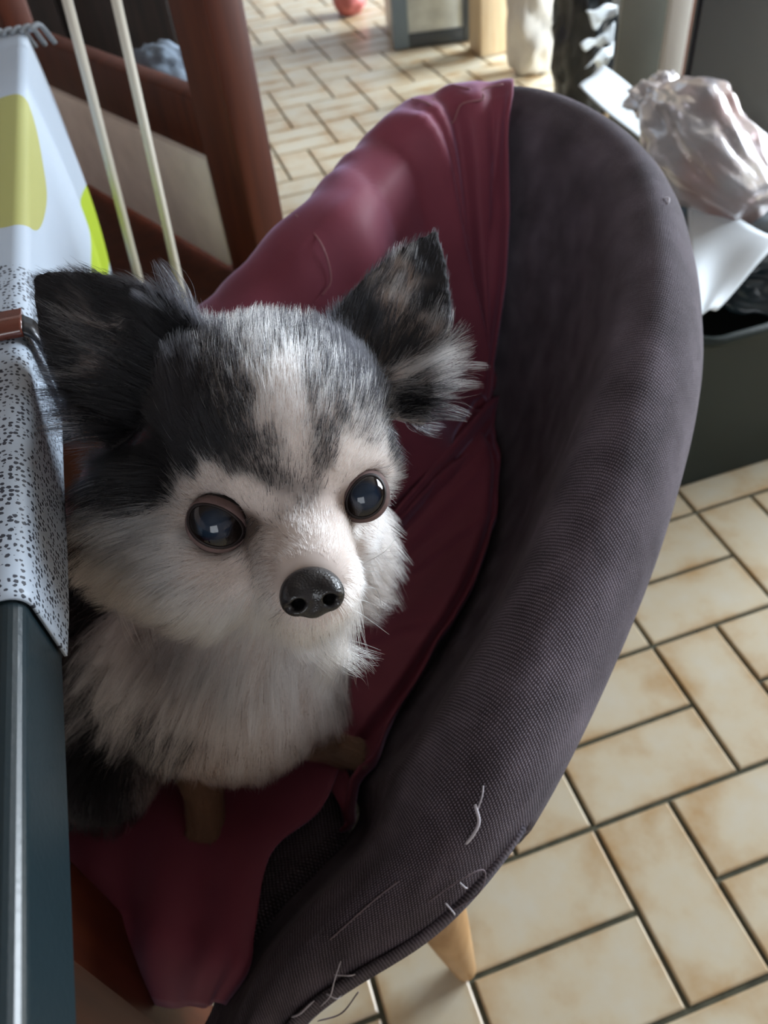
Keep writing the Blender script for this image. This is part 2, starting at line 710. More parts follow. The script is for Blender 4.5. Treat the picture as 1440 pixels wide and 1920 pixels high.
chair = tag(empty('armchair', (-.2, .08, 0)), 'mauve brown fabric tub armchair with worn fraying rim, dog sitting inside', 'armchair')
arc = np.r_[0, np.cumsum(np.linalg.norm(np.diff(SH[NS // 2], axis=0), axis=1))]
uvg = np.zeros((NS, NTt, 2))
uvg[:, :, 0] = np.linspace(0, SL, NS)[:, None]
uvg[:, :, 1] = arc[None, :]
sh_o = new_obj('shell', grid_mesh(SH, uv=uvg), MAT['weave'], chair)
# front ends of the two arms
for e in (0, NS - 1):
    c = SH[e].mean(0)
    V = list(SH[e]) + [c]
    Fc = [(k, k + 1, NTt) for k in range(NTt - 1)]
    new_obj('arm_end', mesh_from(V, Fc), MAT['weave'], chair)
# seat pad: closed by the inner foot line of the shell
inner = SH[:, -1]
i_front = int(np.argmax(RC[:, 2] > .462))
outline = inner[i_front::6]
sc = np.array([outline[:, 0].mean(), outline[:, 1].mean(), 0])
rings = []
for k, (f, z) in enumerate([(1.02, SEAT_Z - .05), (1.03, SEAT_Z - .015), (0.98, SEAT_Z - .002), (0.8, SEAT_Z + .004), (0.4, SEAT_Z + .008), (0.02, SEAT_Z + .008)]):
    ring = sc + (outline * [1, 1, 0] - sc) * f
    ring[:, 2] = z
    rings.append(ring)
G = np.array(rings).transpose(1, 0, 2)
uvs = np.zeros((*G.shape[:2], 2))
uvs[..., 0] = G[..., 0]
uvs[..., 1] = G[..., 1]
new_obj('seat_pad', grid_mesh(G, closed_u=True, uv=uvs), MAT['weave'], chair)
ring0 = sc + (outline * [1, 1, 0] - sc) * 1.0
V = []
for z, f in ((.36, .9), (.40, 1.0), (SEAT_Z - .03, 1.0)):
    r0 = sc + (outline * [1, 1, 0] - sc) * f
    r0[:, 2] = z
    V.append(r0)
new_obj('seat_base', grid_mesh(np.array(V).transpose(1, 0, 2), closed_u=True, uv=uvs[:, :3]), MAT['weave'], chair)
# tapered splayed legs
foot = atz(872, 1818, 0.0)
top = atz(812, 1690, .37)
top = np.array([top[0], top[1], .37])
for fx, fy, tx, ty in ((foot[0], foot[1], top[0], top[1]), (.02, .22, -.04, .17), (-.30, .32, -.27, .24), (-.47, -.02, -.40, 0.0)):
    T = np.array([tx, ty, .38])
    B = np.array([fx, fy, 0.001])
    me = tube_mesh([B, B + (T - B) * .02, T * .5 + B * .5, T], [.0105, .0125, .0175, .022], 16)
    new_obj('leg', me, MAT['beech'], chair)
def shell_px(pts):
    """(s,t) on the shell nearest to the given photo pixels, camera-facing side"""
    d = SH - CAM
    w = d @ FW
    X = 720 + FPX * (d @ RT) / w
    Y = 960 - FPX * (d @ UP) / w
    face = (SN * (CAM - SH)).sum(2) > 0
    out = []
    for x, y in pts:
        e = (X - x) ** 2 + (Y - y) ** 2 + np.where(face, 0, 1e6)
        e = e + (w - .3) * 300
        i, j = np.unravel_index(np.argmin(e), e.shape)
        ss, tt = np.meshgrid(np.linspace(i - 1.2, i + 1.2, 25), np.linspace((j - 1.2) / (NTt - 1), (j + 1.2) / (NTt - 1), 25), indexing='ij')
        q = shell(ss, tt, 0 * ss) - CAM
        qw = q @ FW
        e2 = (720 + FPX * (q @ RT) / qw - x) ** 2 + (960 - FPX * (q @ UP) / qw - y) ** 2
        k = np.unravel_index(np.argmin(e2), e2.shape)
        out.append((float(np.clip(ss[k], 0, NS - 2)), float(np.clip(tt[k], 0, 1))))
    return out


MAT['thread'] = simple('loose_thread', (0.20, 0.16, 0.18), 0.9)
MAT['fluff'] = simple('white_fluff', (0.62, 0.60, 0.66), 0.9)


def thread(pts, r, mat='thread', parent=None):
    P = catmull(pts, 24)
    new_obj('loose_thread', tube_mesh(P, [r] * 22 + [r * .8, r * .5], 5), MAT[mat], parent or chair)


def th_px(pxs, lift, r, mat='thread'):
    st = shell_px(pxs)
    P = [shell(np.array(s), np.array(t), np.array(l)) for (s, t), l in zip(st, lift)]
    thread(P, r, mat)


th_px([(890, 1505), (893, 1530), (885, 1555), (872, 1580)], [.002, .004, .004, .001], .0009, 'fluff')
th_px([(905, 1470), (900, 1490), (892, 1515)], [.001, .003, .002], .0005, 'fluff')
th_px([(640, 1800), (625, 1825), (610, 1850), (600, 1880)], [.001, .004, .004, .002], .0004, 'fluff')
th_px([(625, 1820), (655, 1808), (672, 1822)], [.002, .006, .001], .0004, 'fluff')
th_px([(605, 1850), (630, 1855), (640, 1862)], [.002, .005, .001], .0004, 'fluff')
th_px([(860, 1650), (868, 1656), (874, 1662)], [.001, .003, .001], .0005, 'fluff')
th_px([(835, 1690), (845, 1700), (850, 1712)], [.001, .003, .001], .0005, 'fluff')
th_px([(800, 1690), (860, 1640), (900, 1620), (893, 1660), (840, 1705)], [.001, .003, .004, .004, .002], .0004)
th_px([(585, 1870), (560, 1885), (545, 1900)], [.001, .004, .002], .0006, 'fluff')
th_px([(620, 1760), (700, 1690), (750, 1650)], [.0004, .0005, .0004], .0005)
# threads that hang off the outer edge
p0 = atd(1086, 1300, .46)
for a, b, c in (((1086, 1300), (1092, 1345), (1086, 1392)), ((1062, 1352), (1068, 1375), (1075, 1392)), ((985, 1530), (1015, 1500), (975, 1480)), ((672, 1860), (640, 1900), (595, 1915))):
    D = .45 if a[1] < 1600 else .44
    thread([atd(*a, D), atd(*b, D + .003), atd(*c, D + .002)], .00045)
th_px([(1245, 372), (1250, 377), (1252, 383)], [.0005, .002, .0005], .0007, 'fluff')

# ------------------------------------------------------------------ satin throw
HEM = [(958, 150), (968, 260), (973, 400), (966, 520), (942, 680), (908, 850), (872, 1000), (842, 1140), (802, 1260), (760, 1350), (700, 1470), (640, 1580)]
hem = shell_px(HEM[:5])
sR8 = hem[0][0]
SB = shell_px([(930, 760)])[0][0]
hs = np.array([p[0] for p in hem] + [SB + 1, SB], float)
hs = np.maximum.accumulate(hs[::-1])[::-1]
ht = np.array([p[1] for p in hem] + [.87, .90], float)
S_END = NS - 8.0
T_SPLIT = .90
SEAT_C = np.array([-.30, .03, SEAT_Z + .008])


def shell2(s, t, off):
    """shell for t<=1, then on over the seat towards its middle for 1<t<=2"""
    a = shell(s, np.minimum(t, 1.0), off)
    k = np.clip(t - 1, 0, 1)[..., None]
    foot_ = shell(s, np.ones_like(np.asarray(t, float)), 0 * np.asarray(off))
    foot_[..., 2] = SEAT_Z + .006
    b = foot_ * (1 - k) + SEAT_C * k
    b = b + np.array([0, 0, 1.0]) * (np.asarray(off) + .004)[..., None]
    w = np.clip((np.asarray(t) - .93) / .10, 0, 1)[..., None]
    w = w * w * (3 - 2 * w)
    return a * (1 - w) + b * w


S_FOLD = shell_px([(738, 340)])[0][0]


def folds(s, t):
    f = .0048 * np.sin(s * .46 + 1.1 * np.sin(s * .15) + t * 1.2) + .003 * np.sin(s * .23 + 2.0) + .0018 * np.sin(s * .95 + 1.0)
    f = f - .012 * np.exp(-((s - S_FOLD) / 3.2) ** 2) + .005 * np.exp(-((s - S_FOLD + 6) / 2.2) ** 2)
    return f


def drape(t, u):
    """upper part: t along the profile, u 0 at the hem, 1 at the far end"""
    s0 = np.interp(t, np.r_[0, .36, ht], np.r_[sR8, sR8, hs])
    s = s0 + (S_END - s0) * u
    down = np.clip((t - .40) / .10, 0, 1)
    amp = down * np.clip((s - s0) / 8., 0, 1)
    lip = .007 * np.exp(-((s - s0) / 2.0) ** 2) * down
    crk = .0011 * np.sin(s * 1.15 + 9 * t + 1.5 * np.sin(s * .3)) + .0009 * np.sin(s * .6 - 14 * t)
    off = .0040 + lip + (.0105 + folds(s, t)) * amp + crk * np.clip((s - s0) / 10., 0, 1)
    off = np.maximum(off, .0026)
    return shell2(s, t, off)


tq = np.r_[np.linspace(.10, .5, 30), np.linspace(.515, T_SPLIT, 40)]
uq = np.r_[np.linspace(0, .06, 14), np.linspace(.066, 1, 150)]
Tg, Ug = np.meshgrid(tq, uq, indexing='ij')
DG = drape(Tg, Ug)
throw = tag(empty('satin_throw', (-.25, .2, .45)), 'shiny plum purple satin throw draped over back of armchair beneath the dog', 'throw')
new_obj('drape', solid(DG, .0016), MAT['satin'], throw)
# lower part: from the long hem along the inside of the arm, over the seat
B_P = shell_px([(650, 1560), (700, 1470), (760, 1350), (802, 1260), (842, 1140), (872, 1000), (908, 850)])
B_S = [p[0] for p in B_P] + [SB]
B_T = [min(p[1], .93) for p in B_P] + [T_SPLIT]
S0 = B_S[0]
s2 = np.r_[np.linspace(S0, SB, 70), np.linspace(SB, S_END, 110)[1:]]
v2 = np.linspace(0, 1, 46)
Sg, Vg = np.meshgrid(s2, v2, indexing='ij')
t0 = np.where(Sg < SB, np.interp(Sg, B_S, B_T), T_SPLIT)
Tg2 = t0 + (1.98 - t0) * Vg ** 1.25
hemk = np.where(Sg < SB, 1.0, 0.0) * np.exp(-(Vg / .04) ** 2) * np.clip((SB - Sg) / 10, 0, 1)
fin = np.clip(1.6 - (Tg2 - .9), 0, 1)
off2 = .0030 + .009 * hemk + (.0075 + folds(Sg, Tg2)) * np.clip((Sg - SB) / 8., .25, 1) * fin
off2 = np.maximum(off2 + .003 * np.clip((Sg - SB) / 8., 0, 1) * fin, .0026)
DG2 = shell2(Sg, Tg2, off2)
new_obj('seat_drape', solid(DG2, .0016), MAT['satin'], throw)
# the part lying on the seat and falling over the front edge towards the viewer
edgeR = [(640, 1430, .468), (600, 1520, .468), (510, 1600, .468), (480, 1740, .460), (468, 1820, .452), (425, 1885, .430)]
edgeL = [(220, 1100, .468), (150, 1300, .468), (90, 1450, .468), (60, 1600, .465), (50, 1680, .458), (75, 1735, .436)]
A = np.array([atz(*p) for p in edgeR])
B = np.array([atz(*p) for p in edgeL])
A = catmull(A, 40)
B = catmull(B, 40)
uu = np.linspace(0, 1, 60)
FL = A[:, None] * (1 - uu)[None, :, None] + B[:, None] * uu[None, :, None]
vv = np.linspace(0, 1, 40)[:, None]
bow = np.sin(uu * math.pi)[None, :]
fall = np.clip((vv - .8) / .2, 0, 1)
FL[..., 2] += 0.004 * np.sin(uu * 19)[None, :] * np.clip(vv * 1.6 - .3, 0, 1) + .003 * np.sin(uu * 7 + 1)[None, :] * vv
FL[..., 2] += .0065 * np.sin(uu * 27 + 2.5 * np.sin(uu * 9))[None, :] * np.clip((vv - .62) / .38, 0, 1) ** 1.3
FL[..., 2] -= fall ** 2 * .03 * bow
FL += (fall ** 1.2 * bow * .012)[..., None] * nrm(A[-1] - A[0])
new_obj('front_flap', solid(FL, .0016), MAT['satin'], throw)

# faint outline flowers on the satin
MAT['print'] = simple('rose_print', (0.30, 0.13, 0.14), 0.6)


def motif(pxs, r=.0007):
    st = shell_px(pxs)
    out = []
    for s, t in st:
        s0 = np.interp(t, np.r_[0, .36, ht], np.r_[sR8, sR8, hs])
        u = (s - s0) / (S_END - s0)
        out.append(drape(np.array(t), np.array(max(u, 0.001))))
    P = np.array(out) + (CAM - np.array(out)) / np.linalg.norm(CAM - np.array(out), axis=1)[:, None] * .0028
    new_obj('printed_outline', tube_mesh(catmull(P, 30), r, 5), MAT['print'], throw)


motif([(775, 205), (800, 225), (838, 238), (860, 215), (905, 205), (905, 185), (945, 170)])
motif([(775, 205), (800, 180), (845, 180), (872, 152)])
motif([(800, 182), (812, 205), (775, 208)])
motif([(838, 160), (850, 182), (880, 190)])
motif([(560, 420), (590, 470), (600, 520), (585, 550)], .0005)
motif([(520, 440), (550, 400), (590, 380)], .0005)

# ------------------------------------------------------------------ dog
CL = RT * .95 + UP * .17 - (-FW) * .28
CN = nrm(RT * .22 - UP * .32 + (-FW) * .92)
HL = nrm(CL - CN * (CL @ CN))
HV = np.cross(CN, HL)
if HV @ UP < 0:
    HV = -HV


def smin(a, b, k):
    h = np.clip(.5 + .5 * (b - a) / k, 0, 1)
    return b * (1 - h) + a * h - k * h * (1 - h)


def smax(a, b, k):
    return -smin(-a, -b, k)


def ell(P, c, rad, ax):
    q = (P - c) @ np.array(ax).T
    k0 = np.linalg.norm(q / rad, axis=-1)
    k1 = np.linalg.norm(q / (np.array(rad) ** 2), axis=-1)
    return k0 * (k0 - 1) / (k1 + 1e-9)


def cone(P, a, b, ra, rb):
    ba = b - a
    h = np.clip((P - a) @ ba / (ba @ ba), 0, 1)
    return np.linalg.norm(P - a - h[..., None] * ba, axis=-1) - (ra + (rb - ra) * h)


HA = [HL, HV, CN]
EYL = atd(408, 980, .322)
EYR = atd(679, 928, .336)
ER_L, ER_R = .0122, .0116
NOSE = atd(583, 1106, .287)


def ear_frame(base, tip, wdir):
    a = tip - base
    H = np.linalg.norm(a)
    a = a / H
    b = nrm(wdir - a * (wdir @ a))
    c = np.cross(b, a)
    if c @ (-FW) < 0:
        c = -c
    return base, a, b, c, H


earL = ear_frame(atd(262, 690, .372), atd(66, 517, .372), atd(350, 610, .366) - atd(160, 790, .372))
earR = ear_frame(atd(708, 690, .378), atd(818, 436, .392), atd(820, 720, .386) - atd(600, 610, .376))


def ear(P, fr, Wd, th, cup):
    o, a, b, c, H = fr
    q = P - o
    x, y, z = q @ b, q @ a, q @ c
    yn = np.clip(y / H, -0.4, 1.2)
    w = Wd * np.clip(1 - np.clip(yn, 0, 1.2) ** 1.7, 0.02, 1) ** .85
    z0 = cup * (x / Wd) ** 2 - .010 * yn ** 2 * 0
    d = np.maximum(np.abs(z - z0) - th, np.maximum(np.abs(x) - w, np.maximum(-y - .02, y - H)))
    return d * .8


def dog_sdf(P):
    d = ell(P, atd(513, 782, .360), (.0500, .0435, .048), HA)
    d = smin(d, ell(P, atd(535, 845, .336), (.036, .032, .030), HA), .02)
    d = smin(d, ell(P, atd(428, 926, .335), (.021, .013, .015), HA), .014)
    d = smin(d, ell(P, atd(660, 880, .346), (.018, .013, .015), HA), .014)
    d = smin(d, ell(P, atd(400, 1065, .345), (.027, .026, .026), HA), .016)
    d = smin(d, ell(P, atd(320, 985, .375), (.036, .036, .034), HA), .02)
    d = smin(d, ell(P, atd(648, 978, .364), (.015, .021, .019), HA), .016)
    d = smin(d, cone(P, atd(550, 985, .337), atd(584, 1092, .307), .0235, .0195), .012)
    d = smin(d, cone(P, atd(550, 1090, .342), atd(580, 1145, .317), .020, .0135), .009)
    # body
    ch = atd(440, 1265, .452)
    d2 = cone(P, atd(485, 940, .400), ch, .042, .050)
    d2 = smin(d2, ell(P, atd(628, 1022, .414), (.023, .034, .024), HA), .02)
    d2 = smin(d2, cone(P, ch, atd(455, 1340, .485), .050, .040), .03)
    rump = np.array([-.365, .035, .535])
    d2 = smin(d2, cone(P, ch + np.array([0, .02, 0]), rump, .052, .068), .03)
    d2 = smin(d2, ell(P, np.array([-.415, -.005, .497]), (.040, .055, .042), np.eye(3)), .02)
    d2 = smin(d2, ell(P, np.array([-.30, .03, .500]), (.045, .055, .045), np.eye(3)), .02)
    d2 = smin(d2, cone(P, rump, np.array([-.35, .09, .49]), .066, .045), .03)
    pR = atz(640, 1408, .472)
    pL = atz(386, 1528, .472)
    sR = atd(560, 1300, .472)
    sL = atd(400, 1330, .468)
    eR = atz(585, 1380, .492)
    eL = atz(378, 1450, .500)
    d2 = smin(d2, cone(P, sR, eR, .022, .013), .014)
    d2 = smin(d2, cone(P, eR, pR, .012, .011), .01)
    d2 = smin(d2, cone(P, sL, eL, .022, .013), .014)
    d2 = smin(d2, cone(P, eL, pL, .012, .0125), .01)
    for pw, dr in ((pR, nrm(pR - eR)), (pL, nrm(pL - eL))):
        dr = nrm(dr * [1, 1, 0])
        sd = np.array([-dr[1], dr[0], 0])
        for k in (-1.2, -.4, .4, 1.2):
            tip = pw + dr * .010 + sd * k * .0055 - np.array([0, 0, .004])
            d2 = smin(d2, cone(P, pw, tip, .008, .0052), .004)
    d = smin(d, d2, .025)
    d = smin(d, ear(P, earL, .035, .0024, .012), .010)
    d = smin(d, ear(P, earR, .030, .0024, .011), .010)
    # eye sockets
    d = smax(d, -(np.linalg.norm(P - EYL, axis=-1) - ER_L * 1.02), .004)
    d = smax(d, -(np.linalg.norm(P - EYR, axis=-1) - ER_R * 1.02), .004)
    return d


def surface_nets(f, lo, hi, h):
    n = np.ceil((hi - lo) / h).astype(int) + 1
    ax = [lo[k] + h * np.arange(n[k]) for k in range(3)]
    D = np.empty(n, np.float32)
    YZ = np.stack(np.meshgrid(ax[1], ax[2], indexing='ij'), -1)
    for i0 in range(0, n[0], 16):
        xs = ax[0][i0:i0 + 16]
        P = np.empty((len(xs), *YZ.shape[:2], 3))
        P[..., 0] = xs[:, None, None]
        P[..., 1:] = YZ
        D[i0:i0 + 16] = f(P)
    S = D < 0
    c = S[:-1, :-1, :-1].astype(np.int8)
    cnt = np.zeros(c.shape, np.int8)
    for a in (0, 1):
        for b in (0, 1):
            for e in (0, 1):
                cnt += S[a:n[0] - 1 + a, b:n[1] - 1 + b, e:n[2] - 1 + e]
    act = (cnt > 0) & (cnt < 8)
    I = np.argwhere(act)
    vid = -np.ones(act.shape, np.int64)
    vid[act] = np.arange(len(I))
    acc = np.zeros((len(I), 3))
    num = np.zeros(len(I))
    cor = [(0, 0, 0), (1, 0, 0), (0, 1, 0), (1, 1, 0), (0, 0, 1), (1, 0, 1), (0, 1, 1), (1, 1, 1)]
    for p in cor:
        for k in range(3):
            if p[k] == 0:
                q = list(p)
                q[k] = 1
                d0 = D[I[:, 0] + p[0], I[:, 1] + p[1], I[:, 2] + p[2]]
                d1 = D[I[:, 0] + q[0], I[:, 1] + q[1], I[:, 2] + q[2]]
                m = (d0 < 0) != (d1 < 0)
                t = np.where(m, d0 / (d0 - d1 + 1e-12), 0)
                pt = np.tile(np.array(p, float), (len(I), 1))
                pt[:, k] += t
                acc[m] += pt[m]
                num[m] += 1
    Vv = lo + h * (I + acc / num[:, None])
    F = []
    for k in range(3):
        k1, k2 = (k + 1) % 3, (k + 2) % 3
        sl0 = [slice(1, -1)] * 3
        a0 = [slice(None)] * 3
        a1 = [slice(None)] * 3
        a0[k] = slice(0, -1)
        a1[k] = slice(1, None)
        s0, s1 = S[tuple(a0)], S[tuple(a1)]
        E = np.argwhere(s0 != s1)
        E = E[(E[:, k1] > 0) & (E[:, k2] > 0) & (E[:, k1] < n[k1] - 1) & (E[:, k2] < n[k2] - 1)]
        inside = s0[E[:, 0], E[:, 1], E[:, 2]]

        def cell(o1, o2):
            q = E.copy()
            q[:, k1] -= o1
            q[:, k2] -= o2
            return vid[q[:, 0], q[:, 1], q[:, 2]]
        quad = np.stack([cell(1, 1), cell(0, 1), cell(0, 0), cell(1, 0)], 1)
        quad[~inside] = quad[~inside][:, ::-1]
        F.append(quad)
    return Vv, np.vstack(F)


DV_, DF_ = surface_nets(dog_sdf, np.array([-.50, -.165, .447]), np.array([-.12, .15, .835]), .0021)
dog = tag(empty('dog', (-.34, .02, .458)), 'small long-haired black and white dog sitting in the armchair looking up', 'dog')
me = mesh_from(DV_, DF_)
body = new_obj('body', me, None, dog)
bvh = BVHTree.FromPolygons([Vector(v) for v in DV_], [tuple(map(int, f)) for f in DF_])

# guides for the coat: photo x, y, flow dx, dy, length mm, lift, share of pale hair, tan amount, clumping
GUIDE = [
    # blaze and crown
    (500, 640, -.05, -1, 10, .35, .56, 0, .2), (535, 700, 0, -1, 9, .3, 1, .02, .2), (545, 760, 0, -1, 9, .3, 1, .02, .2), (555, 830, 0, -1, 8, .28, 1, .02, .2),
    (560, 880, 0, -1, 7, .25, .75, 0, .2), (562, 925, 0, -1, 5, .25, .45, 0, .2), (480, 592, -.1, -1, 11, .55, .52, 0, .3), (425, 606, -.2, -1, 11, .5, .55, 0, .3),
    (545, 598, .1, -1, 11, .5, .48, 0, .3), (372, 645, -.35, -1, 13, .4, .10, 0, .3), (595, 625, .15, -1, 10, .45, .35, 0, .3), (480, 690, -.1, -1, 10, .3, .66, 0, .2),
    (510, 770, -.05, -1, 9, .3, .88, 0, .2), (590, 700, .1, -1, 9, .3, .58, 0, .2), (600, 760, .1, -1, 9, .3, .58, 0, .2), (515, 840, -.1, -1, 8, .3, .55, 0, .2),
    # left of the blaze, dark
    (450, 760, -.25, -1, 10, .3, .32, 0, .3), (470, 850, -.2, -1, 9, .3, .28, 0, .3), (400, 830, -.35, -1, 11, .3, .05, 0, .3), (425, 690, -.2, -1, 11, .3, .36, 0, .3),
    (350, 760, -.5, -.9, 14, .3, .02, 0, .4), (300, 820, -.9, -.3, 16, .35, .0, 0, .4), (350, 860, -.6, -.7, 11, .25, 0, 0, .3), (310, 905, -1, -.1, 14, .3, 0, 0, .4),
    (260, 900, -1, .2, 20, .4, 0, 0, .5), (250, 760, -1, -.2, 20, .4, 0, 0, .5), (220, 830, -1, .1, 24, .45, .03, .5, .5), (330, 690, -.5, -.9, 18, .4, .02, 0, .5),
    (500, 895, -.2, -1, 7, .25, .16, 0, .2), (535, 905, 0, -1, 6, .25, .30, 0, .2), (440, 870, -.25, -1, 8, .25, .10, 0, .2),
    # left brow
    (400, 905, -.3, -1, 6, .3, .85, .25, .2), (450, 915, -.2, -1, 6, .3, .95, .10, .2), (500, 945, 0, -1, 5, .3, .92, .05, .2), (360, 930, -.6, -.6, 6, .3, .80, .45, .2),
    (485, 925, -.1, -1, 5, .3, .93, .05, .2),
    # right forehead
    (620, 700, .2, -1, 10, .3, .45, 0, .3), (640, 780, .25, -1, 9, .3, .52, 0, .3), (600, 830, .1, -1, 8, .3, .50, 0, .3), (690, 740, .4, -1, 10, .3, .35, 0, .3),
    (695, 815, .5, -.8, 9, .3, .50, 0, .3), (610, 872, .1, -1, 7, .28, .30, 0, .2), (590, 915, .05, -1, 5, .25, .40, 0, .2), (738, 790, .9, -.4, 12, .35, .42, 0, .3),
    (735, 850, .7, -.7, 8, .3, .55, 0, .2), (660, 660, .2, -1, 11, .3, .12, 0, .3),
    # right brow
    (650, 862, .2, -1, 6, .3, 1, 0, .2), (690, 868, .4, -1, 6, .3, .95, .15, .2), (620, 895, .1, -1, 5, .28, .92, .02, .2), (712, 875, .6, -.6, 6, .3, .85, .25, .2),
    (726, 905, .9, -.1, 9, .35, .9, .3, .2),
    # muzzle
    (560, 985, -.1, -.8, 4, .2, .92, .05, .1), (600, 985, .1, -.8, 4, .2, 1, 0, .1), (640, 1000, .4, -.6, 4, .2, 1, 0, .1), (665, 1060, .7, .1, 5, .25, 1, 0, .1),
    (655, 1125, .6, .5, 6, .3, 1, 0, .2), (620, 1030, .2, -.6, 4, .2, 1, 0, .1), (545, 1030, -.4, -.3, 4, .2, .95, .15, .1), (510, 1020, -.7, .0, 5, .2, .9, .35, .1),
    (500, 1080, -.7, .3, 6, .2, .9, .45, .1), (520, 1130, -.6, .6, 8, .25, .92, .3, .2), (570, 1165, -.1, 1, 9, .3, .95, .15, .3), (620, 1160, .3, 1, 9, .3, 1, .05, .3),
    (575, 1050, -.05, -1, 3, .2, .9, 0, .1), (480, 1020, -.4, .3, 4, .2, .75, .6, .1), (470, 992, -.3, .5, 3, .2, .25, .9, .1), (642, 945, -.2, .5, 3, .2, .55, .9, .1), (615, 945, .2, -.8, 4, .2, .95, .1, .1), (640, 970, .3, -.5, 4, .2, 1, .1, .1),
    (535, 945, 0, -1, 5, .22, .75, .05, .1),
    # left cheek
    (420, 1055, -.8, .4, 10, .22, .95, .35, .3), (350, 1020, -.9, .3, 16, .22, .95, .40, .4), (300, 985, -1, .25, 20, .28, .92, .35, .5), (235, 965, -1, .35, 24, .33, .85, .30, .6),
    (380, 1110, -.8, .5, 18, .28, .97, .40, .5), (300, 1080, -.9, .5, 24, .28, .97, .40, .5), (230, 1060, -.9, .5, 28, .33, .95, .35, .6), (180, 990, -.9, .5, 28, .38, .5, .2, .7),
    (440, 1130, -.5, .8, 16, .3, .98, .15, .6), (480, 1160, -.3, 1, 16, .3, .98, .1, .6), (250, 935, -1, .2, 20, .35, .10, 0, .5),
    # left side of neck and back, black
    (130, 950, -.7, .6, 30, .4, 0, 0, .6), (150, 850, -1, .1, 28, .45, .35, .8, .7), (130, 900, -1, .3, 28, .4, .05, .5, .6), (110, 1100, -.4, 1, 30, .3, 0, 0, .6),
    (120, 1250, -.5, 1, 28, .3, 0, 0, .6), (130, 1400, -.4, 1, 24, .3, 0, 0, .5), (180, 1120, -.6, .9, 30, .35, .15, .2, .6),
    # chest ruff
    (300, 1180, -.6, .9, 40, .3, 1, .12, .8), (230, 1190, -.7, .8, 40, .3, .97, .12, .8), (380, 1200, -.45, 1, 40, .25, 1, .12, .8), (450, 1230, -.3, 1, 36, .25, 1, .30, .7),
    (520, 1230, 0, 1, 34, .25, 1, .40, .6), (600, 1230, .2, 1, 32, .25, 1, .40, .6), (660, 1200, .6, .9, 30, .3, .97, .45, .6), (350, 1300, -.5, 1, 34, .25, .97, .35, .7),
    (450, 1330, -.1, 1, 28, .25, .97, .45, .6), (560, 1320, .1, 1, 26, .25, .95, .5, .6), (630, 1280, .4, 1, 26, .3, .9, .5, .6), (250, 1290, -.8, .8, 36, .3, .8, .3, .7),
    (160, 1300, -.8, .6, 40, .35, .5, .3, .7), (300, 1370, -.5, 1, 28, .3, .35, .4, .6),
    # right ruff
    (690, 960, .7, .2, 6, .25, 1, .1, .2), (685, 1000, .7, .3, 6, .25, 1, .1, .2), (738, 915, 1, .3, 10, .4, .8, .5, .3), (752, 840, .7, .6, 12, .4, .05, 0, .4),
    # right ear and the tuft under it
    (640, 540, .3, -1, 7, .2, 0, 0, .3), (760, 462, .3, -1, 6, .2, 0, 0, .3), (800, 490, .3, -1, 6, .2, 0, 0, .3), (612, 600, 0, -1, 10, .3, .05, 0, .3),
    (690, 590, .3, -1, 12, .2, .02, 0, .4), (735, 565, .4, -1, 17, .2, .72, .75, .6), (755, 520, .4, -1, 14, .2, .6, .75, .6), (720, 640, .3, -1, 14, .22, .25, .7, .5),
    (788, 610, .35, -1, 14, .22, .55, .6, .5), (815, 560, .2, -1, 6, .2, 0, 0, .3), (822, 480, .2, -1, 5, .2, 0, 0, .3), (760, 650, .5, -.8, 14, .25, .05, .7, .4),
    (775, 722, 1, .05, 24, .5, .55, .1, .7), (770, 692, 1, -.15, 28, .5, .95, .15, .8), (755, 760, 1, .2, 18, .5, .30, 0, .6), (690, 690, .3, -1, 12, .25, .05, .2, .4),
    # left ear
    (90, 535, -1, -.3, 7, .2, 0, 0, .3), (190, 555, -.8, -.5, 13, .3, .02, 0, .4), (290, 612, -.7, -.7, 18, .35, .03, 0, .5), (345, 640, -.4, -1, 28, .5, 0, 0, .8),
    (85, 600, -.6, -.8, 8, .2, 0, 0, .3), (110, 690, -.7, -.3, 12, .3, 0, 0, .3), (150, 610, -.9, -.5, 24, .25, .52, .15, .7), (200, 640, -.9, -.4, 26, .28, .52, .25, .7),
    (245, 660, -.9, -.4, 26, .28, .45, .3, .7), (175, 700, -.9, .0, 22, .28, .5, .2, .6), (150, 760, -1, .1, 22, .35, .10, .3, .5), (130, 560, -.9, -.4, 12, .22, .06, 0, .4),
    (220, 720, -.9, -.1, 22, .3, .15, .3, .6), (280, 700, -.8, -.4, 20, .35, .08, .2, .5),
    # paws and legs
    (640, 1408, .8, .2, 6, .3, .97, .95, .3), (385, 1525, 0, 1, 6, .3, .9, 1, .3), (378, 1445, 0, 1, 9, .25, .9, .75, .3), (590, 1370, .4, .7, 10, .3, .9, .7, .3),
]
g_pos, g_dir, g_par = [], [], []


def surf_hit(x, y):
    d = Vector(nrm(ray(x, y)))
    h = bvh.ray_cast(Vector(CAM), d, 1.0)
    if h[0] is not None and h[3] < 0.62:
        return np.array(h[0]), np.array(h[1])
    best = None
    for D in np.linspace(.29, .50, 22):
        q = bvh.find_nearest(Vector(atd(x, y, D)))
        if best is None or q[3] < best[2]:
            best = (np.array(q[0]), np.array(q[1]), q[3])
    return best[0], best[1]


for (x, y, dx, dy, ln, lf, wh, tn, cl) in GUIDE:
    p, n = surf_hit(x, y)
    f = nrm(RT * dx - UP * dy)
    g_pos.append(p)
    g_dir.append(f)
    g_par.append((ln * .001, lf, wh, tn, cl))


def gw(p, d, ln, lf, wh, tn, cl):
    q = bvh.find_nearest(Vector(p))
    g_pos.append(np.array(q[0]))
    g_dir.append(nrm(d))
    g_par.append((ln * .001, lf, wh, tn, cl))


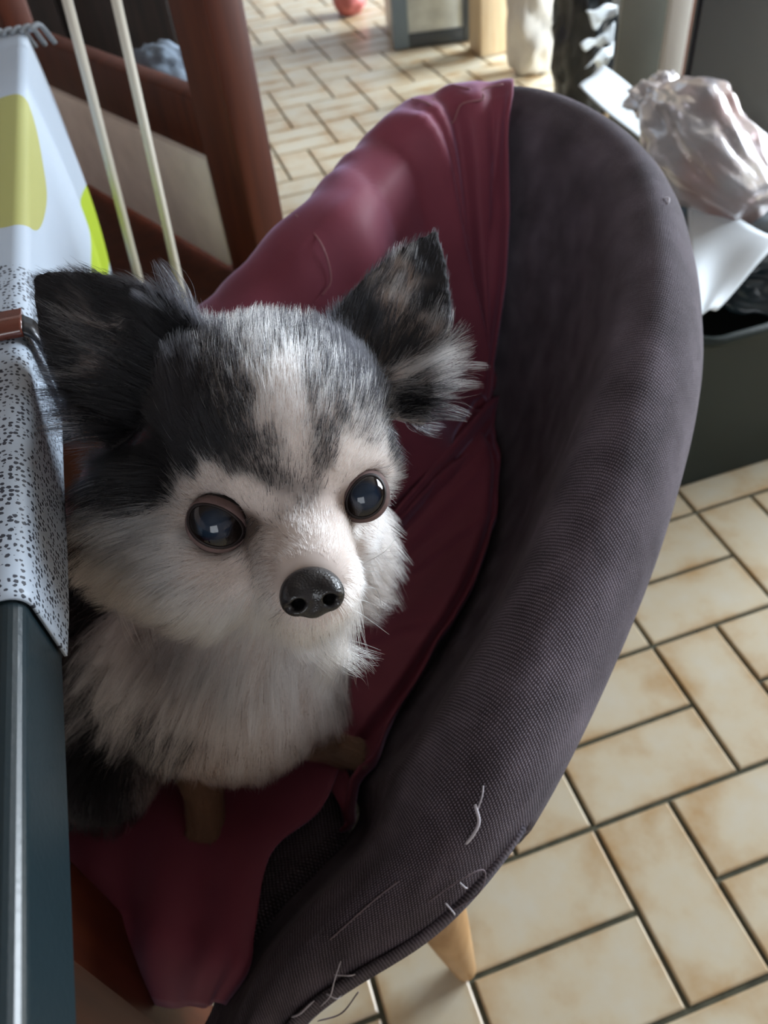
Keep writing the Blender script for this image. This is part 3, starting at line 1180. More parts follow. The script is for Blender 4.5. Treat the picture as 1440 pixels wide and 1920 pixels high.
for px_, py_ in ((735, 960), (740, 1030), (735, 1100), (700, 1140), (670, 1170)):
    gw(atd(px_, py_, .402), RT * .80 - UP * .55, 26, .36, .95, .84, .6)  # tan deepened so the ruff's shade sits in its colour
hc = atd(513, 782, .360)
dn = np.array([0, 0, -1.0])
for dl in (-.8, 0, .8):
    for dv in (-.5, .3, .8):
        gw(hc - CN * .06 + HL * .05 * dl + HV * .05 * dv, -HV * .9 - CN * .3, 16, .3, .03, 0, .4)
gw(np.array([-.45, .03, .53]), (-.2, -.2, -1), 24, .3, 0, 0, .5)
gw(np.array([-.40, .10, .58]), (-.2, .5, -.8), 24, .3, 0, 0, .5)
gw(np.array([-.30, .11, .56]), (.3, .5, -.8), 24, .3, 0, 0, .5)
gw(np.array([-.25, .03, .53]), (.4, 0, -1), 22, .3, .1, .3, .5)
gw(np.array([-.27, .02, .62]), (.5, .2, -1), 24, .35, .2, .4, .5)
gw(np.array([-.43, -.04, .50]), (-.3, -.2, -1), 18, .3, 0, 0, .5)
gw(np.array([-.36, .03, .64]), (-.3, .4, -.8), 26, .35, 0, 0, .5)
for fr in (earL, earR):
    o, a, b, c, H = fr
    for yy in (.1, .5, .85):
        for xx in (-.4, .4):
            gw(o + a * H * yy + b * .03 * xx - c * .012, a, 8, .2, 0, 0, .3)
g_pos, g_dir, g_par = np.array(g_pos), np.array(g_dir), np.array(g_par)


def coat(P, sharp=3.0):
    d2 = ((P[:, None, :] - g_pos[None]) ** 2).sum(-1)
    w = 1.0 / (d2 + 1.6e-5) ** sharp
    w /= w.sum(1, keepdims=True)
    return w @ g_dir, w @ g_par


# skin colour follows the coat
vp = np.array(DV_)
vpar = np.vstack([coat(vp[i:i + 20000])[1] for i in range(0, len(vp), 20000)])
wh, tn = vpar[:, 2:3], vpar[:, 3:4]
skin = (1 - wh) * np.array([.012, .011, .012]) + wh * ((1 - tn) * np.array([.60, .52, .48]) + tn * np.array([.16, .09, .055]))  # tan end darkened to hold the shade on the paws
ca = me.color_attributes.new('coat', 'FLOAT_COLOR', 'POINT')
ca.data.foreach_set('color', np.hstack([skin, np.ones((len(vp), 1))]).astype(np.float32).ravel())
t = NT('dog_skin')
an = t.n('ShaderNodeAttribute', attribute_name='coat')
t.l(an.outputs['Color'], t.b.inputs['Base Color'])
t.set(Roughness=.8)
t.b.inputs['Specular IOR Level'].default_value = .2
me.materials.append(t.m)

# ---- hair strands
tri = np.vstack([DF_[:, [0, 1, 2]], DF_[:, [0, 2, 3]]])
A_, B_, C_ = vp[tri[:, 0]], vp[tri[:, 1]], vp[tri[:, 2]]
NRM = np.cross(B_ - A_, C_ - A_)
ar = np.linalg.norm(NRM, axis=1) / 2
NRM /= (2 * ar[:, None] + 1e-15)
ctr = (A_ + B_ + C_) / 3
headw = np.exp(-np.maximum(0, np.linalg.norm(ctr - atd(500, 880, .345), axis=1) - .075) / .03)
facing = np.clip((NRM * (CAM - ctr)).sum(1) / np.linalg.norm(CAM - ctr, axis=1) + .45, .12, 1)
wgt = ar * (.35 + headw) * facing
N_HAIR = 120000
pick = RNG.choice(len(tri), N_HAIR, p=wgt / wgt.sum())
r1, r2 = np.sqrt(RNG.random(N_HAIR)), RNG.random(N_HAIR)
HP = A_[pick] * (1 - r1)[:, None] + B_[pick] * (r1 * (1 - r2))[:, None] + C_[pick] * (r1 * r2)[:, None]
# smooth vertex normals
VN = np.zeros_like(vp)
for k in range(3):
    np.add.at(VN, tri[:, k], NRM * ar[:, None])
VN /= np.linalg.norm(VN, axis=1, keepdims=True) + 1e-15
HN = VN[tri[pick, 0]] * (1 - r1)[:, None] + VN[tri[pick, 1]] * (r1 * (1 - r2))[:, None] + VN[tri[pick, 2]] * (r1 * r2)[:, None]
HN /= np.linalg.norm(HN, axis=1, keepdims=True) + 1e-15


# lids: an almond opening on each eye
def eye_frame(c, look, long_dir):
    n = nrm(look)
    a = nrm(long_dir - n * (long_dir @ n))
    return c, n, a, np.cross(n, a)


frL = eye_frame(EYL, (CAM - EYL) / np.linalg.norm(CAM - EYL) * .85 + CN * .3 - HL * .15, RT * .90 - UP * .42)
frR = eye_frame(EYR, (CAM - EYR) / np.linalg.norm(CAM - EYR) * .85 + CN * .3 + HL * .10, RT * .55 + UP * .84)
EYES = [(frL, ER_L, .0116, .0086), (frR, ER_R, .0096, .0080)]


def eye_clear(P):
    keep = np.ones(len(P), bool)
    for (c, n, a, b), R, la, lb in EYES:
        q = P - c
        e = ((q @ a) / (la + .0012)) ** 2 + ((q @ b) / (lb + .0012)) ** 2
        keep &= ~((e < 1) & (q @ n > -.002))
    q = P - NOSE
    e = ((q @ HL) / .0112) ** 2 + ((q @ HV) / .0095) ** 2
    keep &= ~((e < 1) & (q @ CN > -.010))
    return keep


kp = eye_clear(HP)
kp &= HP[:, 2] > .455
HP, HN = HP[kp], HN[kp]
nH = len(HP)


def strands(P, N, seed, NP=7):
    rg = np.random.default_rng(seed)
    D = np.zeros_like(P)
    par = np.zeros((len(P), 5))
    for i in range(0, len(P), 20000):
        D[i:i + 20000], par[i:i + 20000] = coat(P[i:i + 20000])
    ln = par[:, 0] * rg.uniform(.55, 1.2, len(P))
    lf = np.clip(par[:, 1] + rg.normal(0, .07, len(P)), .06, .8)
    T = D - N * (D * N).sum(1, keepdims=True)
    T /= np.linalg.norm(T, axis=1, keepdims=True) + 1e-9
    j = rg.normal(0, .16, P.shape)
    T = T + j
    T /= np.linalg.norm(T, axis=1, keepdims=True) + 1e-9
    d0 = T * (1 - lf)[:, None] + N * lf[:, None]
    d0 /= np.linalg.norm(d0, axis=1, keepdims=True)
    grav = np.clip((ln - .012) / .03, 0, 1)[:, None]
    d1 = T * .9 + D * .5 + grav * .35 * np.array([0, 0, -1.0]) + N * .12
    d1 /= np.linalg.norm(d1, axis=1, keepdims=True)
    out = np.zeros((len(P), NP, 3))
    cur = P - N * .0006
    out[:, 0] = cur
    for k in range(1, NP):
        f = (k - .5) / (NP - 1)
        d = d0 * (1 - f) + d1 * f
        d /= np.linalg.norm(d, axis=1, keepdims=True)
        cur = cur + d * (ln / (NP - 1))[:, None]
        out[:, k] = cur
    return out, par, ln


NPT = 7
ST, PAR, LN = strands(HP, HN, 5, NPT)
# clumping: pull tips towards a parent strand near by
nC = 2600
ci = RNG.choice(nH, nC, replace=False)
kd = KDTree(nC)
for i, c in enumerate(ci):
    kd.insert(Vector(HP[c]), i)
kd.balance()
own = np.array([kd.find(Vector(p))[1] for p in HP])
CS = ST[ci][own]
prof = (np.linspace(0, 1, NPT) ** 1.3)[None, :, None]
amt = PAR[:, 4][:, None, None] * prof * np.clip(LN / .012, .3, 1)[:, None, None]
same = (np.abs(LN - LN[ci][own]) < .018)[:, None, None]
ST = ST + (CS - ST) * amt * same
# colours
# patchy choice of pale or dark hair
rnd = RNG.random(nH)
crnd = RNG.random(nC)[own]
pick_r = np.where(RNG.random(nH) < .30, crnd, rnd)
wq = PAR[:, 2] ** 1.7
pale = pick_r < wq / (wq + (1 - PAR[:, 2]) ** 1.7 + 1e-9)
tan = np.clip(PAR[:, 3] + RNG.normal(0, .10, nH), 0, 1)[:, None]
cw = (1 - tan) * np.array([.88, .87, .86]) + tan * np.array([.56, .39, .30])
cw = np.where(PAR[:, 3:4] > .85, np.array([.17, .08, .04]), cw)  # tear-corner brown; on the paws it also paints in their shade
ck = np.array([.0045, .0045, .0055])[None] * RNG.uniform(.6, 2.2, nH)[:, None]
ctone = RNG.uniform(.68, 1.06, nC)[own]
ctone = np.where(LN > .014, ctone, 1.0)
colr = np.where(pale[:, None], cw * (RNG.uniform(.85, 1.05, nH) * ctone)[:, None], ck)


def hair_object(name, S, colors, r0, r1_, mat, parent):
    n, m = S.shape[:2]
    cv = bpy.data.hair_curves.new(name)
    cv.add_curves([m] * n)
    cv.attributes['position'].data.foreach_set('vector', S.astype(np.float32).ravel())
    ra = cv.attributes.get('radius') or cv.attributes.new('radius', 'FLOAT', 'POINT')
    rr = np.tile(np.linspace(1, 0, m) ** .8, (n, 1)) * (np.asarray(r0).reshape(-1, 1) - r1_) + r1_
    ra.data.foreach_set('value', rr.astype(np.float32).ravel())
    c = cv.attributes.new('hair_color', 'FLOAT_COLOR', 'POINT')
    cc = np.ones((n, m, 4), np.float32)
    cc[:, :, :3] = colors[:, None, :]
    c.data.foreach_set('color', cc.ravel())
    cv.materials.append(mat)
    o = bpy.data.objects.new(name, cv)
    COL.objects.link(o)
    o.parent = parent
    o.matrix_parent_inverse = parent.matrix_world.inverted()
    return o


hm = bpy.data.materials.new('dog_hair')
hm.use_nodes = True
ht_ = hm.node_tree
for nd in list(ht_.nodes):
    ht_.nodes.remove(nd)
out = ht_.nodes.new('ShaderNodeOutputMaterial')
hb = ht_.nodes.new('ShaderNodeBsdfHairPrincipled')
hb.model = 'CHIANG'
hb.parametrization = 'COLOR'
hb.inputs['Roughness'].default_value = .35
hb.inputs['Radial Roughness'].default_value = .55
hb.inputs['IOR'].default_value = 1.42
ha = ht_.nodes.new('ShaderNodeAttribute')
ha.attribute_name = 'hair_color'
ht_.links.new(ha.outputs['Color'], hb.inputs['Color'])
ht_.links.new(hb.outputs[0], out.inputs['Surface'])
short = LN < .0125
r_sh = .000085
hair_object('short_fur', ST[short], colr[short], np.full(short.sum(), r_sh), .00002, hm, dog)
hair_object('long_fur', ST[~short], colr[~short], np.full((~short).sum(), .00009), .000015, hm, dog)

# whiskers
WK = [((672, 1062), (720, 1035), (742, 1008)), ((680, 1085), (715, 1088), (733, 1118)), ((675, 1100), (705, 1105), (715, 1135)), ((668, 1122), (695, 1132), (712, 1158)),
      ((682, 1052), (712, 1058), (720, 1072)), ((660, 1140), (690, 1160), (730, 1190)), ((500, 1130), (470, 1160), (455, 1200)), ((676, 1075), (704, 1072), (716, 1082))]
W3 = []
for a, b, c in WK:
    p, n = surf_hit(*a)
    D0 = (p - CAM) @ FW
    P = catmull([p, atd(*b, D0 + .004), atd(*c, D0 + .012)], 9)
    W3.append(P)
hair_object('whiskers', np.array(W3), np.tile([.8, .78, .76], (len(W3), 1)), np.full(len(W3), .00016), .00005, hm, dog)


# ---- eyes
def eye_mat():
    t = NT('dog_eye')
    tc = t.n('ShaderNodeTexCoord')
    sp = t.n('ShaderNodeSeparateXYZ')
    t.l(tc.outputs['Object'], sp.inputs[0])
    # local +Z looks out of the pupil (unit sphere)
    r = t.ramp(sp.outputs[2], [(0.0, (.30, .25, .22)), (0.30, (.012, .008, .006)), (.80, (.006, .004, .004)), (.86, (.006, .011, .022)), (.985, (.014, .026, .046))])
    t.l(r.outputs['Color'], t.b.inputs['Base Color'])
    t.set(Roughness=.05)
    t.b.inputs['Specular IOR Level'].default_value = .5
    t.b.inputs['Coat Weight'].default_value = .0
    t.b.inputs['Coat Roughness'].default_value = .02
    return t.m


MAT['eye'] = eye_mat()
MAT['lid'] = simple('eyelid_skin', (.016, .010, .010), .55, .3, .2, 300)
MAT['lid_skin'] = simple('eyelid_outer', (.13, .085, .08), .7, .2, .3, 150)


def sphere_mesh(R, seg=40, rings=24):
    bm = bmesh.new()
    bmesh.ops.create_uvsphere(bm, u_segments=seg, v_segments=rings, radius=R)
    me = bpy.data.meshes.new('sphere')
    bm.to_mesh(me)
    bm.free()
    me.polygons.foreach_set('use_smooth', [True] * len(me.polygons))
    return me


for (c, n, a, b), R, la, lb in EYES:
    e = new_obj('eye', sphere_mesh(1.0), MAT['eye'])
    pup = nrm(n + .0 * a)
    m4 = Matrix(((a[0] * R, b[0] * R, pup[0] * R, c[0]), (a[1] * R, b[1] * R, pup[1] * R, c[1]), (a[2] * R, b[2] * R, pup[2] * R, c[2]), (0, 0, 0, 1)))
    e.parent = dog
    e.matrix_parent_inverse = dog.matrix_world.inverted()
    e.matrix_basis = m4
    bpy.context.view_layer.update()
    # lids: a dark rim that lies on the ball, then skin that runs out onto the face
    th = np.linspace(0, 2 * math.pi, 65)[:-1]
    for nm, mt, rows_ in (('eyelid_rim', 'lid', ((.95, 1.004), (.98, 1.028), (1.03, 1.040), (1.10, 1.035))), ('eyelid', 'lid_skin', ((1.07, 1.030), (1.14, 1.055), (1.28, 1.060), (1.45, 1.03), (1.7, .97)))):
        rows = []
        for (k, lift) in rows_:
            x = la * np.cos(th) * k
            y = np.where(np.sin(th) > 0, .84, 1.0) * lb * np.sin(th) * k
            R2 = (R * lift) ** 2
            q2 = x ** 2 + y ** 2
            f_ = np.sqrt(np.minimum(1, .97 * R2 / q2))
            x, y = x * f_, y * f_
            rr = np.sqrt(np.clip(R2 - x ** 2 - y ** 2, 0, None))
            rows.append(c + x[:, None] * a + y[:, None] * b + rr[:, None] * n)
        new_obj(nm, grid_mesh(np.array(rows).transpose(1, 0, 2), closed_u=True), MAT[mt], e)

# ---- nose leather
nt = NT('nose_leather')
tc = nt.n('ShaderNodeTexCoord')
vo = nt.n('ShaderNodeTexVoronoi')
vo.inputs['Scale'].default_value = 1100.0
nt.l(tc.outputs['Object'], vo.inputs['Vector'])
nt.bump(vo.outputs['Distance'], .35, .0004)
nt.set(Base_Color=(.009, .008, .009, 1), Roughness=.32)
nt.b.inputs['Specular IOR Level'].default_value = .55


def nose_sdf(P):
    d = ell(P, NOSE - CN * .001, (.0108, .0080, .0080), HA)
    for s in (-1, 1):
        d = smin(d, ell(P, NOSE + HL * .0058 * s - HV * .0012 + CN * .0028, (.0060, .0066, .0060), HA), .0025)
    d = smin(d, ell(P, NOSE - HV * .0062 + CN * .001, (.0045, .0038, .006), HA), .003)
    d = smax(d, -cone(P, NOSE - HV * .001 + CN * .0105, NOSE - HV * .0105 + CN * .0085, .0009, .0014), .0015)
    for s in (-1, 1):
        a = NOSE + HL * .0056 * s - HV * .0016 + CN * .0095
        b = NOSE + HL * .0112 * s - HV * .0034 + CN * .0065
        d = smax(d, -cone(P, a, b, .0026, .0012), .0012)
        d = smax(d, -cone(P, a, a - CN * .008, .0026, .0018), .0012)
    return d


nv_, nf_ = surface_nets(nose_sdf, NOSE - .017, NOSE + .017, .0005)
new_obj('nose', mesh_from(nv_, nf_), nt.m, dog)
# ------------------------------------------------------------------ table with cloth
TX, TZ = -.362, .758
table = tag(empty('table', (-.7, .05, 0)), 'black lacquered table with rounded glossy edge along the left side', 'table')
# top slab with rounded long edge
prof = [(-.6, TZ)] + [(TX - .006 + .006 * math.sin(q), TZ - .006 + .006 * math.cos(q)) for q in np.linspace(0, math.pi / 2, 7)] + [(TX, TZ - .036), (TX - .004, TZ - .042), (-.6, TZ - .042)]
G = np.array([[(x, y, z) for x, z in prof] for y in (-.95, -.945, .62, .625)])
top_o = new_obj('tabletop', grid_mesh(G, smooth=False), MAT['black_lacquer'], table)
new_obj('tabletop_core', box_mesh(-1.15, -.37, -.94, .62, TZ - .041, TZ - .0006), MAT['black_lacquer'], table)
new_obj('leg', box_mesh(-.480, -.425, -.150, -.095, 0.001, TZ - .04, .006), MAT['redwood'], table)
for y in (-.80, .55):
    for x in (-1.05, -.47):
        if y > 0 or x < -.6:
            new_obj('leg', box_mesh(x - .035, x + .035, y - .035, y + .035, 0.001, TZ - .04, .006), MAT['redwood'], table)
new_obj('apron', box_mesh(-.49, -.46, -.80, .55, TZ - .12, TZ - .04, .003), MAT['redwood'], table)


def cloth_mat():
    t = NT('oilcloth_print')
    uv = t.n('ShaderNodeUVMap')
    sep = t.n('ShaderNodeSeparateXYZ')
    t.l(uv.outputs['UV'], sep.inputs[0])
    # large flat dots (u across, v along the table, metres)
    cur = None

    def dot(u0, v0, ru, rv, col, prev):
        a = t.n('ShaderNodeMath', operation='SUBTRACT')
        t.l(sep.outputs[0], a.inputs[0])
        a.inputs[1].default_value = u0
        b = t.n('ShaderNodeMath', operation='SUBTRACT')
        t.l(sep.outputs[1], b.inputs[0])
        b.inputs[1].default_value = v0
        a2 = t.n('ShaderNodeMath', operation='DIVIDE')
        t.l(a.outputs[0], a2.inputs[0])
        a2.inputs[1].default_value = ru
        b2 = t.n('ShaderNodeMath', operation='DIVIDE')
        t.l(b.outputs[0], b2.inputs[0])
        b2.inputs[1].default_value = rv
        p1 = t.n('ShaderNodeMath', operation='MULTIPLY')
        t.l(a2.outputs[0], p1.inputs[0])
        t.l(a2.outputs[0], p1.inputs[1])
        p2 = t.n('ShaderNodeMath', operation='MULTIPLY_ADD')
        t.l(b2.outputs[0], p2.inputs[0])
        t.l(b2.outputs[0], p2.inputs[1])
        t.l(p1.outputs[0], p2.inputs[2])
        lt = t.n('ShaderNodeMath', operation='LESS_THAN')
        t.l(p2.outputs[0], lt.inputs[0])
        lt.inputs[1].default_value = 1.0
        mx = t.n('ShaderNodeMix', data_type='RGBA')
        t.l(lt.outputs[0], mx.inputs['Factor'])
        if prev is None:
            mx.inputs['A'].default_value = (.40, .465, .545, 1)
        else:
            t.l(prev, mx.inputs['A'])
        mx.inputs['B'].default_value = (*col, 1)
        return mx.outputs['Result']
    OL, LI = (.36, .36, .12), (.34, .45, .02)
    for u0, v0, ru, rv, c in DOTS:
        cur = dot(u0, v0, ru, rv, OL if c == 'o' else LI, cur)
    # weave of short dark dashes, only on the near part of the cloth
    br = t.n('ShaderNodeTexVoronoi', feature='F1')
    br.inputs['Scale'].default_value = 1.0
    br.inputs['Randomness'].default_value = .55
    mp = t.n('ShaderNodeMapping')
    mp.inputs['Scale'].default_value = (400, 400, 1)
    t.l(uv.outputs['UV'], mp.inputs['Vector'])
    t.l(mp.outputs['Vector'], br.inputs['Vector'])
    nz = t.n('ShaderNodeTexNoise')
    nz.inputs['Scale'].default_value = 700.0
    t.l(uv.outputs['UV'], nz.inputs['Vector'])
    ad = t.n('ShaderNodeMath', operation='MULTIPLY_ADD')
    t.l(nz.outputs['Fac'], ad.inputs[0])
    ad.inputs[1].default_value = .55
    t.l(br.outputs['Distance'], ad.inputs[2])
    lt = t.n('ShaderNodeMath', operation='LESS_THAN')
    t.l(ad.outputs[0], lt.inputs[0])
    lt.inputs[1].default_value = .655
    near = t.n('ShaderNodeMath', operation='LESS_THAN')
    t.l(sep.outputs[1], near.inputs[0])
    near.inputs[1].default_value = .135
    mm = t.n('ShaderNodeMath', operation='MULTIPLY')
    t.l(lt.outputs[0], mm.inputs[0])
    t.l(near.outputs[0], mm.inputs[1])
    mx = t.n('ShaderNodeMix', data_type='RGBA')
    t.l(mm.outputs[0], mx.inputs['Factor'])
    t.l(cur, mx.inputs['A'])
    mx.inputs['B'].default_value = (.03, .035, .05, 1)
    t.l(mx.outputs['Result'], t.b.inputs['Base Color'])
    t.set(Roughness=.5)
    return t.m


# u: distance from the table edge line (positive = hanging down), v: y
DOTS = [(-.012, .315, .040, .13, 'o'), (.170, .50, .052, .14, 'l')]
MAT['cloth'] = cloth_mat()
cloth = tag(empty('tablecloth', (-.6, .2, TZ)), 'white oilcloth tablecloth with green dots and fine black dashes', 'tablecloth')
ys = np.linspace(-.115, .652, 150)
GR, UVc = [], []
for y in ys:
    # near end is cut on a curve
    # how far the cloth hangs below the table edge
    hang = np.interp(y, [-.115, -.09, -.05, 0, .10, .22, .30, .40, .55, .652], [.030, .034, .036, .036, .040, .045, .10, .19, .235, .255])
    xin = np.interp(y, [-.115, -.107, -.098, -.09, -.08, -.06], [.004, .008, .014, .022, .05, .33])
    row, uvr = [], []
    n1, n2, n3 = 10, 8, 26
    for k in range(n1):
        d = xin * (1 - k / (n1 - 1)) ** 1.0
        row.append((TX - .006 - d, y, TZ + .0022))
        uvr.append((-d - .009, y))
    for k in range(1, n2 + 1):
        q = math.pi / 2 * k / n2
        row.append((TX - .006 + .0082 * math.sin(q), y, TZ - .006 + .0082 * math.cos(q)))
        uvr.append((-.009 + .013 * k / n2, y))
    for k in range(1, n3 + 1):
        d = hang * k / n3
        far = np.clip((y - .2) / .3, 0, 1)
        wob = .006 * math.sin(y * 46) * (k / n3) * far - .012 * (k / n3) * far * (d / .25) + .014 * far * (1 - k / n3) * 0
        row.append((TX + .0022 + wob + .010 * far * math.sin(k / n3 * math.pi * .8), y, TZ - .006 - d))
        uvr.append((.004 + d, y))
    GR.append(row)
    UVc.append(uvr)
cm = grid_mesh(np.array(GR), uv=np.array(UVc))
co = new_obj('cloth_sheet', cm, MAT['cloth'], cloth)
sm = co.modifiers.new('thick', 'SOLIDIFY')
sm.thickness = .0012
sm.offset = 1
# grey striped fringe at the far corner
MAT['fringe'] = simple('fringe_grey', (.30, .34, .38), .8)
for k in range(7):
    f = k / 6
    P = [np.array([TX - .045 + .052 * f, .640, TZ + .004]), np.array([TX - .04 + .056 * f, .662, TZ + .002]), np.array([TX - .036 + .06 * f, .672, TZ - .018])]
    new_obj('fringe_tassel', tube_mesh(catmull(P, 8), .0028, 6), MAT['fringe'], cloth)

# tablecloth clip
MAT['clip'] = simple('clip_metal', (.035, .036, .04), .28, .6, metal=.6)
MAT['clip_brown'] = simple('clip_brown', (.13, .035, .022), .22, .5, coat=.6)
clip = tag(empty('tablecloth_clip', (TX, .06, TZ)), 'dark metal spring clip with brown end holding tablecloth to table edge', 'clip')


def strap(pts, w, th, mat, name):
    P = catmull(pts, 26)
    G = np.stack([P - np.array([0, w / 2, 0]), P, P + np.array([0, w / 2, 0])], 1)
    new_obj(name, solid(G, th), mat, clip)


strap([(TX - .03, .062, TZ + .0055), (TX - .010, .062, TZ + .0055), (TX + .002, .062, TZ + .005)], .020, .0045, MAT['clip_brown'], 'jaw')
strap([(TX + .0015, .060, TZ + .0055), (TX + .0070, .058, TZ - .002), (TX + .0068, .056, TZ - .030), (TX + .004, .054, TZ - .052), (TX - .006, .053, TZ - .058), (TX - .03, .053, TZ - .050)], .015, .0022, MAT['clip'], 'spring')

# ------------------------------------------------------------------ wooden chair behind
wc = tag(empty('wooden_chair', (-.3, 1.1, 0)), 'red brown wooden chair with cream upholstered back panel behind the armchair', 'chair')
PR = np.array([-.189, .717])
PLn = np.array([-.405, 1.21])
dirw = nrm(PLn - PR)
nw = np.array([dirw[1], -dirw[0]])
if nw @ (CAM[:2] - PR) < 0:
    nw = -nw


def plank(name, a0, a1, z0, z1, th, mat, off=0.0, bev=.006, tilt=0.0):
    me = box_mesh(a0, a1, -th / 2, th / 2, z0, z1, bev)
    m4 = Matrix(((dirw[0], nw[0], 0, PR[0] + nw[0] * off), (dirw[1], nw[1], 0, PR[1] + nw[1] * off), (0, 0, 1, 0), (0, 0, 0, 1)))
    me.transform(m4)
    return new_obj(name, me, mat, wc)


plank('rear_post', -.075, .005, 0.001, 1.05, .05, MAT['redwood'])
plank('rear_post', .56, .62, 0.001, 1.05, .05, MAT['redwood'])
plank('back_rail', 0, .56, .575, .648, .035, MAT['redwood'])
plank('top_rail', 0, .56, .96, 1.05, .035, MAT['redwood'])
plank('back_panel', .004, .56, .430, .582, .030, MAT['cream'], .012, .012)
m4 = Matrix(((dirw[0], nw[0], 0, PR[0]), (dirw[1], nw[1], 0, PR[1]), (0, 0, 1, 0), (0, 0, 0, 1)))
sv = box_mesh(-.07, .60, -.02, .38, .385, .425, .008)
sv.transform(m4)
new_obj('seat_board', sv, MAT['redwood'], wc)
for a in (-.06, .55):
    lm = box_mesh(a, a + .045, .33, .375, .001, .385, .005)
    lm.transform(m4)
    new_obj('leg', lm, MAT['redwood'], wc)


def lumpy(name, c, rad, mat, seed, amp=.25, freq=3.0, parent=None, flat=None, rot=0.0, sub=4):
    """crumpled soft bag-like body"""
    bm = bmesh.new()
    bmesh.ops.create_icosphere(bm, subdivisions=sub, radius=1.0)
    from mathutils import noise
    R3 = Matrix.Rotation(rot, 3, 'Z')
    for v in bm.verts:
        p = v.co.copy()
        k = 1 + amp * noise.noise(p * freq + Vector((seed * 3.1, seed, 0))) + amp * .8 * abs(noise.noise(p * freq * 2.3 + Vector((seed, 5, seed))))
        q = Vector((p.x * rad[0] * k, p.y * rad[1] * k, p.z * rad[2] * k))
        q = R3 @ q
        v.co = q + Vector(c)
        if flat is not None and v.co.z < flat:
            v.co.z = flat
    me = bpy.data.meshes.new(name)
    bm.to_mesh(me)
    bm.free()
    me.polygons.foreach_set('use_smooth', [True] * len(me.polygons))
    return new_obj(name, me, mat, parent)


sbd = tag(empty('sideboard', (-.46, 1.87, 0)), 'dark stained low sideboard seen through the back of the wooden chair', 'sideboard')
MAT['dark_stain'] = wood('dark_stain', (.008, .006, .006), (.020, .012, .010), .5)
new_obj('carcass', box_mesh(-.82, -.135, 1.72, 2.05, .03, .78, .006), MAT['dark_stain'], sbd)
new_obj('top_board', box_mesh(-.84, -.125, 1.70, 2.07, .78, .805, .006), MAT['dark_stain'], sbd)
for k in range(3):
    dr = new_obj('door', box_mesh(-.81 + .224 * k, -.81 + .224 * k + .214, 1.702, 1.722, .05, .76, .004), MAT['redwood'] if k == 0 else MAT['dark_stain'], sbd)
for x in (-.80, -.18):
    new_obj('foot', box_mesh(x, x + .04, 1.74, 1.78, .001, .035, .002), MAT['dark_stain'], sbd)
gb = lumpy('blue_grey_cloth', tuple(line_at_y(305, 130, .98)), (.045, .05, .030), MAT['bluegrey'], 8)
tag(gb, 'small crumpled blue grey cloth showing above back rail of wooden chair', 'cloth')

# two thin uprights of an airer in front of the wooden chair
airer = tag(empty('drying_rack', (-.33, .8, 0)), 'slim drying rack with two thin cream upright rods before the wooden chair', 'drying rack')


for (x0, y0, x1, y1) in ((126, 0, 270, 560), (218, 0, 348, 585)):
    P0 = line_at_y(x0, y0, .64)
    P1 = line_at_y(x1, y1, .62)
    dd = (P1 - P0) / (P0[2] - P1[2])
    B = P1 + dd * (P1[2] - .02)
    T = P0 - dd * (1.0 - P0[2])
    new_obj('rod', tube_mesh([B, T], .0052, 12), MAT['rod'], airer)
    rb = B
    new_obj('foot', box_mesh(B[0] - .012, B[0] + .012, B[1] - .12, B[1] + .12, 0.001, .024, .004), MAT['rod'], airer)

# ------------------------------------------------------------------ things beyond the armchair
# glazed cabinet, unseen upper part made tall to shade the far floor
MAT['blue_frame'] = simple('blue_grey_metal', (.20, .27, .34), .35, .5)
MAT['dark_frame'] = simple('dark_grey_metal', (.07, .085, .10), .35, .5)
MAT['glass_pane'] = simple('glass_reflection_tone', (.72, .78, .76), .12, .6, .18, 14)  # pale tone painted in for the window's reflection in the pane
cab = tag(empty('glazed_cabinet', (.92, 3.1, 0)), 'pale glass-fronted cabinet with blue grey metal frame standing on bright tiles', 'cabinet')
ca0, ca1 = np.array([.750, 2.975]), np.array([1.085, 2.900])
cdir = nrm(ca1 - ca0)
cn = np.array([cdir[1], -cdir[0]])
m4 = Matrix(((cdir[0], -cn[0], 0, ca0[0]), (cdir[1], -cn[1], 0, ca0[1]), (0, 0, 1, 0), (0, 0, 0, 1)))
CW = np.linalg.norm(ca1 - ca0)


def cbox(name, a0, a1, d0, d1, z0, z1, mat, bev=.004):
    me = box_mesh(a0, a1, d0, d1, z0, z1, bev)
    me.transform(m4)
    return new_obj(name, me, mat, cab)


MAT['offwhite'] = simple('offwhite_enamel', (.62, .60, .54), .4)
cbox('carcass', 0.002, CW - .002, .02, .36, .012, 1.90, MAT['offwhite'])
cbox('plinth', .01, CW - .01, .01, .35, .001, .02, MAT['dark_frame'])
fr_ = cbox('frame_stile', 0, .06, -.005, .03, 0.002, 1.90, MAT['blue_frame'])
cbox('frame_stile', CW - .07, CW, -.005, .03, .002, 1.90, MAT['dark_frame'])
cbox('frame_rail', .06, CW - .07, -.003, .03, .002, .05, MAT['dark_frame'])
cbox('glass', .06, CW - .07, .006, .018, .05, 1.85, MAT['glass_pane'], .001)
cbox('frame_rail', .06, CW - .07, -.003, .03, 1.85, 1.90, MAT['blue_frame'])
MAT['pink_plastic'] = simple('pink_plastic', (.55, .16, .15), .5)
pk = lumpy('pink_bag', (.75, 3.58, .07), (.07, .07, .075), MAT['pink_plastic'], 2, .15, flat=.002)
tag(pk, 'small rounded pink red item on the floor left of the cabinet', 'bag')

